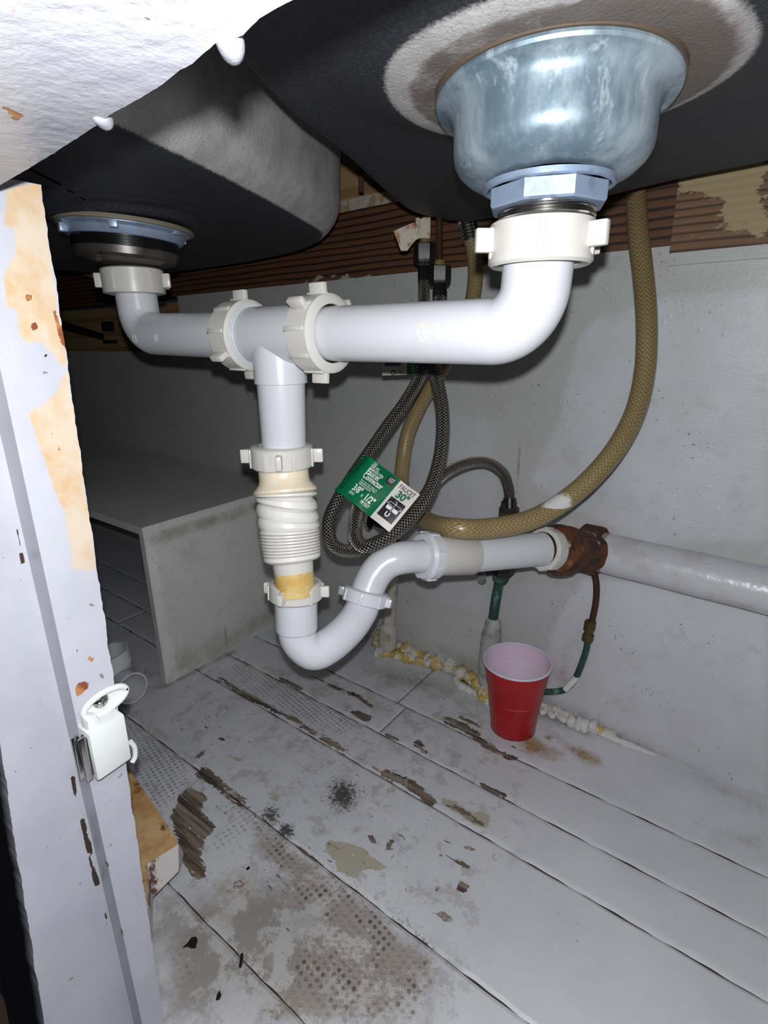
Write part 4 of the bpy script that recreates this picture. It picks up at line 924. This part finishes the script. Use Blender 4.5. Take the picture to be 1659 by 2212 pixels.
# valve 1 behind the label and its pipe
root = thing('stop_valve', 'dark stop valve with oval handle hidden behind the green label', 'valve', W(850, 1140, Y=.655))
v1 = W(846, 1138, Y=.657)
mb = MB(); tube(mb, np.array([v1+np.array([0, 0, .03]), v1-np.array([0, 0, .03])]), .0125, 10); tube(mb, np.array([v1, W(815, 1128, Y=.63)]), .0075, 10); mb.build('body', BLKMETAL, root, smooth=25)
mb = MB(); hh = W(798, 1125, Y=.615); lathe(mb, hh, unit(np.array([-.93, -.3, -.1])), [(.0005, -.002), (.018, -.002), (.0205, 0), (.018, .002), (.0005, .002)], 30, rfun=lambda t, i: 1-.3*abs(sin(t))); mb.build('handle', STEEL, root)
root = thing('white_supply_pipe', 'white painted supply pipe rising from the foam behind the trap', 'supply pipe', W(845, 1400, Y=.67))
mb = MB(); tube(mb, spline([v1-np.array([0, 0, .02]), W(846, 1262, Y=.669), W(842, 1330, Y=.669), W(836, 1400, Y=.669)], 8), .0105, 24); mb.build('pipe', WPAINT, root)
mb = MB(); pb = W(838, 1372, Y=.669); lathe(mb, pb, (0, 0, 1), [(.010, .024), (.0155, .017), (.0165, 0), (.0165, -.022), (.009, -.026)], 24, rfun=lambda t, i: 1+.07*sin(3*t+i*2)); mb.build('collar', WPAINT, root)

# ================================================================== HOSES
def hose(root, name, pts, r, mat, n=12, seg=28, **k):
    p = spline(pts, n); mb = MB(); tube(mb, p, r, seg, uvref=FWD); return mb, p
hd = {}
# connector A (left strand) - arch - valve 2
A1 = thing('faucet_connector', 'left braided steel hose looping round to the arch and right valve', 'hose', W(917, 560, d=.62), 'braided faucet connectors')
pA = [W(917, 575, d=.615), W(916, 640, d=.61), W(918, 740, d=.59), W(912, 800, d=.575), W(880, 862, d=.56), W(838, 920, d=.55), W(800, 975, d=.54), W(762, 1030, d=.53), W(728, 1085, d=.52), W(710, 1130, d=.52), W(716, 1172, d=.525), W(745, 1190, d=.535), W(790, 1187, d=.55), W(840, 1165, d=.565), W(890, 1110, d=.58), W(925, 1060, d=.60), W(960, 1024, d=.625), W(1005, 1002, d=.645), W(1050, 998, d=.662), W(1085, 1020, d=.675), W(1098, 1052, d=.682), W(1101, 1080, d=.684)]
rA = lambda p: .0063
mb = MB(); pa_ = spline(pA, 12); tube(mb, pa_, .0066, 28, uvref=FWD); mb.build('braided_hose', BRAID, A1)
mb = MB(); tube(mb, np.array([W(917, 610, d=.613), W(917, 590, d=.614), W(917, 575, d=.616)]), [.0072, .0076, .0070], 20); mb.build('crimp_sleeve', DKSTEEL, A1)
def connut(root, x, y, d, r=.0125, h=.018, m=BLKMETAL):
    c = W(x, y, d=d); mb = MB(); lathe(mb, c, (0, 0, 1), [(.006, -h*.75), (r*.8, -h*.7), (r*.95, -h*.5), (r, -h*.35), (r, h*.45), (r*.93, h*.5), (.006, h*.5)], 6); mb.build('coupling_nut', m, root, smooth=20)
connut(A1, 917, 545, .617)
mb = MB(); tube(mb, np.array([W(1101, 1076, d=.684), W(1101, 1098, d=.685)]), [.0082, .0078], 20); mb.build('crimp_sleeve', DKSTEEL, A1)
mb = MB(); c_ = W(1099, 1094, d=.688); hexnut(mb, c_, (0, 0, 1), .0098, .014); mb.build('coupling_nut', DKSTEEL, A1, smooth=20)
B1 = thing('faucet_connector', 'right braided steel hose looping up behind the green label', 'hose', W(950, 600, d=.63), 'braided faucet connectors')
pB = [W(950, 640, d=.60), W(949, 700, d=.59), W(938, 770, d=.575), W(944, 820, d=.56), W(955, 880, d=.55), W(956, 940, d=.54), W(948, 1000, d=.53), W(928, 1060, d=.52), W(895, 1110, d=.51), W(855, 1148, d=.505), W(815, 1173, d=.505), W(785, 1180, d=.51), W(768, 1160, d=.52), W(768, 1120, d=.535), W(778, 1090, d=.55), W(800, 1070, d=.575), W(825, 1075, d=.61), W(843, 1100, d=.66), W(846, 1115, d=.70)]
mb = MB(); tube(mb, spline(pB, 12), .0069, 28, uvref=FWD); mb.build('braided_hose', BRAID, B1)
mb = MB(); tube(mb, np.array([W(950, 618, d=.602), W(950, 632, d=.601), W(950, 645, d=.6)]), [.0070, .0082, .0078], 20); mb.build('crimp_sleeve', DKSTEEL, B1)
connut(B1, 950, 592, .605, .0125, .017)
# copper stubs from the faucet
for (x, y0, d, m, lab) in ((923, 420, .617, COPPER_R, 'reddish copper faucet tube above the left braided hose'), (948, 420, .605, DKCOPPER, 'brown copper faucet tube above the right braided hose')):
    r_ = thing('faucet_tube', lab, 'copper tube', W(x, 520, d=d)); xx = 918 if x == 923 else 950
    mb = MB(); tube(mb, np.array([W(x, y0, d=d), W(xx, 535 if x == 923 else 580, d=d)]), .0042 if x == 923 else .0036, 16); mb.build('tube', m, r_)
    mb = MB(); yb_ = 522 if x == 923 else 572; tube(mb, np.array([W(xx, yb_-6, d=d), W(xx, yb_+10, d=d)]), .0062, 14); mb.build('thread_end', simple('dull_brass%d' % x, rgb(126, 116, 66), .5, .3), r_)
# paint covered tag
root = thing('paper_tag', 'crumpled white tag with rust stains hanging on the faucet tube', 'tag', W(890, 510, d=.60))
TAGM = simple('tag_paper', rgb(206, 196, 178), .6, 0, [(rgb(166, 92, 62), 45, .5, .6, .8)], (90, .3, .002))
mb = MB(); T_ = [(850, 499, .585), (866, 541, .59), (880, 541, .592), (888, 530, .595), (899, 517, .60), (909, 513, .602), (929, 515, .606), (930, 469, .606), (915, 470, .604), (903, 476, .60), (898, 492, .597), (895, 480, .596)]
prism(mb, [W(a, b, d=d) for a, b, d in T_], FWD, .0012); mb.build('sheet', TAGM, root, smooth=20)
mb = MB(); tube(mb, np.array([W(903, 474, d=.602), W(902, 490, d=.6), W(897, 510, d=.597)]), [.0028, .003, .0022], 12); mb.build('fold', TAGM, root)
# tan hose
root = thing('drain_hose', 'long tan braided vinyl hose hanging in a wide loop on the right', 'hose', W(1370, 390, d=.5))
pT = [W(1371, 300, d=.585), W(1373, 400, d=.575), W(1378, 500, d=.565), W(1390, 600, d=.56), W(1397, 700, d=.555), W(1393, 800, d=.555), W(1372, 890, d=.553), W(1330, 970, d=.55), W(1270, 1040, d=.55), W(1200, 1095, d=.55), W(1130, 1128, d=.545), W(1050, 1142, d=.538), W(985, 1141, d=.532), W(930, 1129, d=.575), W(888, 1097, d=.645), W(868, 1050, d=.69), W(870, 1000, d=.70), W(880, 940, d=.70), W(905, 880, d=.70), W(935, 830, d=.70), W(965, 780, d=.69), W(1000, 710, d=.68), W(1020, 650, d=.675), W(1027, 590, d=.67), W(1023, 540, d=.665), W(1012, 495, d=.66)]
pt = spline(pT, 10); n = len(pt); rad = np.array([.0104-(.0010*min(1, max(0, (i-110)/40))) for i in range(n)])
mb = MB(); tube(mb, pt, rad, 28, uvref=FWD); sm = np.zeros(len(mb.v)); ref = W(1205, 1090, d=.540)
for i, v in enumerate(mb.v): sm[i] = 1.15*max(0, 1-np.linalg.norm(np.array(v)-ref)/.036)*(1 if (np.array(v)-ref)@UPV > -.004 else .4)
mesh('hose', mb.v, mb.f, TANHOSE, root, mb.uv, 60, attrs={'smear': sm})
mb = MB(); a = W(1018, 522, d=.662); b_ = W(1008, 474, d=.66); m = 14
tube(mb, np.array([a*(1-i/m)+b_*i/m for i in range(m+1)]), [.0105+.0012*(i % 2) for i in range(m+1)], 20); mb.build('hose_clamp', STEEL, root)
mb = MB(); box(mb, W(1003, 470, d=.66), RGT, UPV, FWD, .016, .022, .014, .003); mb.build('connector', simple('pale_fitting', rgb(150, 150, 136), .5), root)

# ================================================================== LABELS
def textmesh(body, size, org, ux_, uy_, mat, root, name, bold=0, ext=.00008, align='LEFT', sx=1.0):
    cu = bpy.data.curves.new('t', 'FONT'); cu.body = body; cu.size = size; cu.extrude = 0; cu.offset = bold; cu.align_x = align; cu.resolution_u = 3
    to = bpy.data.objects.new('t', cu); COL.objects.link(to); bpy.context.view_layer.update()
    me = bpy.data.meshes.new_from_object(to.evaluated_get(bpy.context.evaluated_depsgraph_get()))
    V = [np.asarray(org)+ux_*(v.co.x*sx)+uy_*v.co.y for v in me.vertices]; F = [tuple(p.vertices) for p in me.polygons]
    bpy.data.objects.remove(to); bpy.data.curves.remove(cu)
    return V, F
root = thing('hose_label', 'green and white printed label wrapped around the braided hoses', 'label', W(815, 1060, d=.525))
LD = .511
TL, BL_, BR_, TR = W(783, 972, d=LD+.006), W(725, 1060, d=LD-.004), W(843, 1148, d=LD-.014), W(905, 1070, d=LD-.004)
lu = unit((TR-TL)+(BR_-BL_)); lv0 = (TL-BL_)+(TR-BR_); ln = unit(np.cross(lu, lv0)); lv = unit(np.cross(ln, lu))
if ln@FWD > 0: ln = -ln
ORG = (TL+BL_+BR_+TR)/4; Wd = (np.linalg.norm(TR-TL)+np.linalg.norm(BR_-BL_))/2; Ht = (np.linalg.norm(TL-BL_)+np.linalg.norm(TR-BR_))/2
def lab(s, t, h=0):
    """s 0..1 along the label, t 0..1 down it; the first fifth curls round the hose"""
    x = (s-.5)*Wd; y = (.5-t)*Ht; z = h
    if s < .2: q = (.2-s)/.2; z += -.0075*q*q; 
    z += .0006*sin(s*14+t*3)
    return ORG+lu*x+lv*y+ln*z
def labpatch(name, s0, s1, t0_, t1, h, mat, th_=.0002, root=None):
    root = root or globals()['root']
    nu, nv = 30, 10; G = grid(np.linspace(0, 1, nu), np.linspace(0, 1, nv)); m = MB()
    m.add([lab(s0+(s1-s0)*u, t0_+(t1-t0_)*v, h) for u, v in G], gridfaces(nu, nv, True)); m.add([lab(s0+(s1-s0)*u, t0_+(t1-t0_)*v, h-th_) for u, v in G], gridfaces(nu, nv))
    return m.build(name, mat, root, 60)
def labtext(body, s, t, size, mat, name, rot=0, bold=0, s_end=None):
    cu = bpy.data.curves.new('t', 'FONT'); cu.body = body; cu.size = size; cu.offset = bold; cu.resolution_u = 3
    to = bpy.data.objects.new('t', cu); COL.objects.link(to); bpy.context.view_layer.update()
    me = bpy.data.meshes.new_from_object(to.evaluated_get(bpy.context.evaluated_depsgraph_get()))
    c_, s_ = cos(rot), sin(rot); V = []; mx_ = max(v.co.x for v in me.vertices); sx = ((s_end-s)*Wd if not rot else s_end*Ht)/mx_
    for v in me.vertices:
        X_ = v.co.x*sx; x = X_*c_-v.co.y*s_; y = X_*s_+v.co.y*c_
        V.append(lab(s+x/Wd, t-y/Ht, .0004))
    F = [tuple(p.vertices) for p in me.polygons]; bpy.data.objects.remove(to); bpy.data.curves.remove(cu)
    return V, F
paper = labpatch('green_panel', 0, .66, 0, 1, 0, LABG)
wpan = labpatch('white_panel', .66, 1, 0, 1, 0, LABW)
mb = MB()
for body, sa, sb, t, size, bold in (('150', .20, .26, .085, .0040, 0), ('400 PSI', .20, .33, .15, .0040, 0), ('STAINLESS STEEL', .20, .45, .22, .0040, .00004), ('Faucet', .20, .42, .325, .0085, .00015), ('Connector', .20, .53, .435, .0085, .00015),
    ('For use with sinks in', .22, .50, .515, .0030, 0), ('equipment faucet lines', .22, .49, .56, .0030, 0), ('rated pressure', .22, .43, .605, .0030, 0), ('3/8"', .20, .345, .78, .0098, .00018), ('x', .365, .395, .79, .0066, 0), ('1/2"', .415, .575, .80, .0098, .00018), ('OD IN', .20, .28, .875, .0042, .00004), ('FIP OUT', .415, .56, .90, .0046, .00006)):
    mb.add(*labtext(body, sa, t, size, INKW, '', 0, bold, sb))
mb.build('white_lettering', INKW, paper, None)
mb = MB(); mb.add(*labtext('MUELLER INDUSTRIES', .085, .90, .0040, LABK, '', pi/2, .00005, .76)); mb.build('side_lettering', LABK, paper, None); mb = MB(); mb.add(*labtext('FAUCET', .70, .155, .0070, LABK, '', 0, .00006, .965)); mb.build('title_lettering', LABK, wpan, None)
mb = MB(); mb.add(*labtext('30"', .735, .345, .0105, INKG, '', 0, .0004, .93)); mb.build('green_lettering', INKG, wpan, None)
labpatch('black_square', .495, .625, .06, .24, .0003, LABK, root=paper)
mb = MB(); mb.add(*labtext('107', .515, .185, .0068, INKW, '', 0, 0, .605)); mb.build('number', INKW, paper, None)
labpatch('picture_square', .70, .955, .38, .86, .0003, LABK, root=wpan)
mb = MB()
def lq(pts): mb.add([lab(s, t, .0006) for s, t in pts], [tuple(range(len(pts)))])
def lline(pts, w_=.006):
    for (a, b), (c, d) in zip(pts[:-1], pts[1:]):
        dx, dy = (c-a)*Wd, (d-b)*Ht; l = math.hypot(dx, dy); nx_, ny_ = -dy/l*w_*Wd/2, dx/l*w_*Wd/2
        lq([(a+nx_/Wd, b+ny_/Ht), (c+nx_/Wd, d+ny_/Ht), (c-nx_/Wd, d-ny_/Ht), (a-nx_/Wd, b-ny_/Ht)])
lline([(.715, .54), (.745, .485), (.93, .485), (.945, .54), (.715, .54)]); lline([(.83, .54), (.83, .44)]); lline([(.83, .44), (.822, .42), (.806, .42), (.80, .44)]); lline([(.815, .465), (.845, .465)])
lq([(.735, .565), (.818, .565), (.818, .635), (.808, .65), (.745, .65), (.735, .635)]); lq([(.842, .565), (.925, .565), (.925, .635), (.915, .65), (.852, .65), (.842, .635)]); lline([(.83, .54), (.83, .68)])
lline([(.795, .69), (.795, .765), (.81, .79), (.83, .79), (.845, .765), (.845, .69)], .018)
mb.build('sink_picture', INKW, wpan, None)
# second label, mostly hidden by the waste arm
root = thing('hose_label', 'second printed label tucked behind the right waste arm', 'label', W(880, 790, d=.6))
c3 = [W(826, 740, d=.60), W(826, 811, d=.60), W(946, 808, d=.585), W(946, 740, d=.585)]
mb = MB(); prism(mb, [c3[0], c3[1], c3[1]*.55+c3[2]*.45, c3[0]*.55+c3[3]*.45], FWD, .0004); mb.build('white_panel', LABW, root, 20)
mb = MB(); prism(mb, [c3[1]*.55+c3[2]*.45, c3[2], c3[3], c3[0]*.55+c3[3]*.45], FWD, .0004); mb.build('green_panel', LABG, root, 20)
l2u = unit(c3[2]-c3[1]); l2v = unit(UPV-(UPV@l2u)*l2u)
mb = MB()
for body, q, size, m_ in (('3/8', (886, 803), .010, 0), ('OD', (890, 810), .0045, 0)):
    V_, F_ = textmesh(body, size, W(q[0], q[1], d=.5915)-FWD*.0006, l2u, l2v, INKW, root, ''); mb.add(V_, F_)
mb.build('white_lettering', INKW, root, None)
mb = MB(); V_, F_ = textmesh('=', .006, W(862, 808, d=.5935)-FWD*.0006, l2u, l2v, LABK, root, ''); mb.add(V_, F_); cc_ = W(849, 805, d=.596)-FWD*.0006
tube(mb, np.array([cc_+.0024*(l2u*cos(2*pi*i/20)+l2v*sin(2*pi*i/20)) for i in range(21)]), .0004, 6); box(mb, W(848, 786, d=.597)-FWD*.0006, l2u, l2v, FWD, .018, .004, .0003); mb.build('black_print', LABK, root, None)

# ================================================================== CUP
base = np.array([-.2395, .6240, 0])
root = thing('plastic_cup', 'red plastic party cup standing on the floor under the pipe leak', 'cup', base)
rimc = W(1120, 1437, z=.1185); axu = np.array([0, 0, 1.])
mb = MB(); prof = [(r_, h_*.92) for r_, h_ in ((.0005, .004), (.028, .004), (.0305, .0), (.0315, .001), (.0318, .014), (.0326, .018), (.0335, .036), (.0352, .041), (.0362, .058), (.0375, .062), (.0385, .078), (.0405, .083), (.0418, .098), (.0430, .101), (.0443, .1165))]
lathe(mb, base, axu, prof, 80, rfun=lambda t, i: 1-(.012 if 4 <= i <= 11 and i % 2 == 0 else 0)*(1 if sin(3*t) > .2 else 0)); mb.build('outer_wall', REDCUP, root, 50)
mb = MB(); lathe(mb, base, axu, [(r_, h_*.92) for r_, h_ in ((.0436, .1170), (.0425, .1010), (.0412, .096), (.0400, .084), (.0380, .078), (.037, .062), (.0355, .057), (.0345, .042), (.0328, .036), (.0310, .012), (.0285, .006), (.0005, .006))], 80); mb.build('inner_wall', CUPIN, root, 50)
mb = MB(); pts = [base+np.array([.0452*cos(2*pi*k/72), .0452*sin(2*pi*k/72), .1081]) for k in range(74)]; tube(mb, np.array(pts), .0019, 12, cap=False); mb.build('rim', simple('rim_white', rgb(214, 208, 220), .3), root)
mb = MB(); pts = [base+np.array([.0402*cos(2*pi*k/72), .0402*sin(2*pi*k/72), .081]) for k in range(74)]; tube(mb, np.array(pts), .0005, 6, cap=False); mb.build('water_line', INKW, root)

# ================================================================== FOAM SEALANT
def foambead(mb, pts, r0, seedv, amp=.35, n=10):
    p = spline(pts, n); rg = np.random.default_rng(seedv); m = len(p)
    ph = rg.uniform(0, 6, 6)
    rad = np.array([r0*(1+amp*(.5*sin(i*.9+ph[0])+.5*sin(i*.37+ph[1]))) for i in range(m)]); rad[0] *= .45; rad[-1] *= .35
    s0 = len(mb.v); tube(mb, p, rad, 14)
    for i in range(s0, len(mb.v)):
        v = np.array(mb.v[i]); mb.v[i] = tuple(v+.18*r0*np.array([sin(v[0]*700+ph[2]), sin(v[2]*800+ph[3]), sin(v[1]*900+v[0]*500+ph[4])]))
root = thing('foam_sealant', 'yellowed and white expanding foam bead along the floor and back wall', 'foam sealant', (-.35, .68, 0)); root['kind'] = 'stuff'
fz = lambda x, y, zz=.006: W(x, y, z=zz)
mb = MB(); foambead(mb, [fz(812, 1412), fz(830, 1412), fz(860, 1416), fz(895, 1426), fz(925, 1432), fz(950, 1434)], .0085, 1)
foambead(mb, [fz(840, 1398, .012), fz(865, 1396, .014), fz(895, 1410, .012), fz(930, 1424, .01)], .0088, 2)
foambead(mb, [fz(812, 1398, .01), fz(818, 1380, .02), fz(822, 1366, .025)], .009, 5)
foambead(mb, [fz(935, 1430, .010), fz(975, 1444, .012), fz(1010, 1462, .012), fz(1045, 1478, .012), fz(1060, 1488, .01)], .0098, 3)
foambead(mb, [fz(1030, 1470, .02), fz(1045, 1492, .016), fz(1048, 1500, .01)], .010, 9)
foambead(mb, [fz(1165, 1522, .008), fz(1200, 1534, .008), fz(1240, 1554, .008), fz(1290, 1576, .006), fz(1330, 1592, .004)], .0062, 4, .3)
mb.build('yellow_bead', FOAM, root, 80)
mb = MB(); foambead(mb, [fz(812, 1408, .010), fz(826, 1412, .010)], .0100, 11, .15)
foambead(mb, [fz(918, 1424, .012), fz(930, 1434, .008), fz(945, 1424, .014), fz(955, 1438, .008), fz(968, 1430, .014), fz(985, 1446, .01)], .0068, 12)
foambead(mb, [fz(1000, 1452, .006), fz(986, 1462, .005), fz(990, 1478, .004), fz(1010, 1490, .004), fz(1035, 1500, .004), fz(1052, 1506, .004), fz(1054, 1520, .004)], .0055, 13, .2)
foambead(mb, [fz(1008, 1462, .012), fz(1020, 1480, .010), fz(1040, 1490, .010)], .0036, 14, .2)
ww = [fz(1160+i*11, 1528+i*4.1+(6 if i % 2 else -4), .009) for i in range(7)]; foambead(mb, ww, .0042, 15, .2)
foambead(mb, [fz(1222, 1556, .008), fz(1245, 1562, .009), fz(1270, 1570, .007), fz(1290, 1572, .006)], .0085, 16)
foambead(mb, [fz(1290, 1580, .004), fz(1330, 1598, .003), fz(1370, 1614, .002), fz(1420, 1634, .001)], .0042, 17, .2)
mb.build('white_bead', FOAMW, root, 80)

# small debris on the floor
DEB = simple('black_flake', rgb(8, 8, 10), .6)
def flake(pts, label, h=.004):
    mb = MB(); prism(mb, [W(x, y, z=.0006) for x, y in pts][::-1], (0, 0, 1), .0012); tag(mb.build('paint_flake', DEB, None, None), label, 'debris')
z7 = lambda *a: [(.39*x, 1350+.39*y) for x, y in a]
flake(z7((1013, 1790), (1040, 1765), (1060, 1735), (1085, 1730), (1095, 1745), (1085, 1790), (1060, 1793), (1040, 1783)), 'largest black flake on the stained floor beside the post foot')
flake(z8((448, 1432), (456, 1372), (468, 1370), (468, 1392), (460, 1428), (454, 1436)), 'long thin black sliver on the floor right of the largest flake')
flake(z8((345, 1580), (350, 1555), (362, 1536), (370, 1556), (362, 1575)), 'black flake nearest the bottom edge of the photo')
flake(z8((480, 992), (492, 980), (498, 986), (488, 996)), 'tiny black fleck in the liner residue')
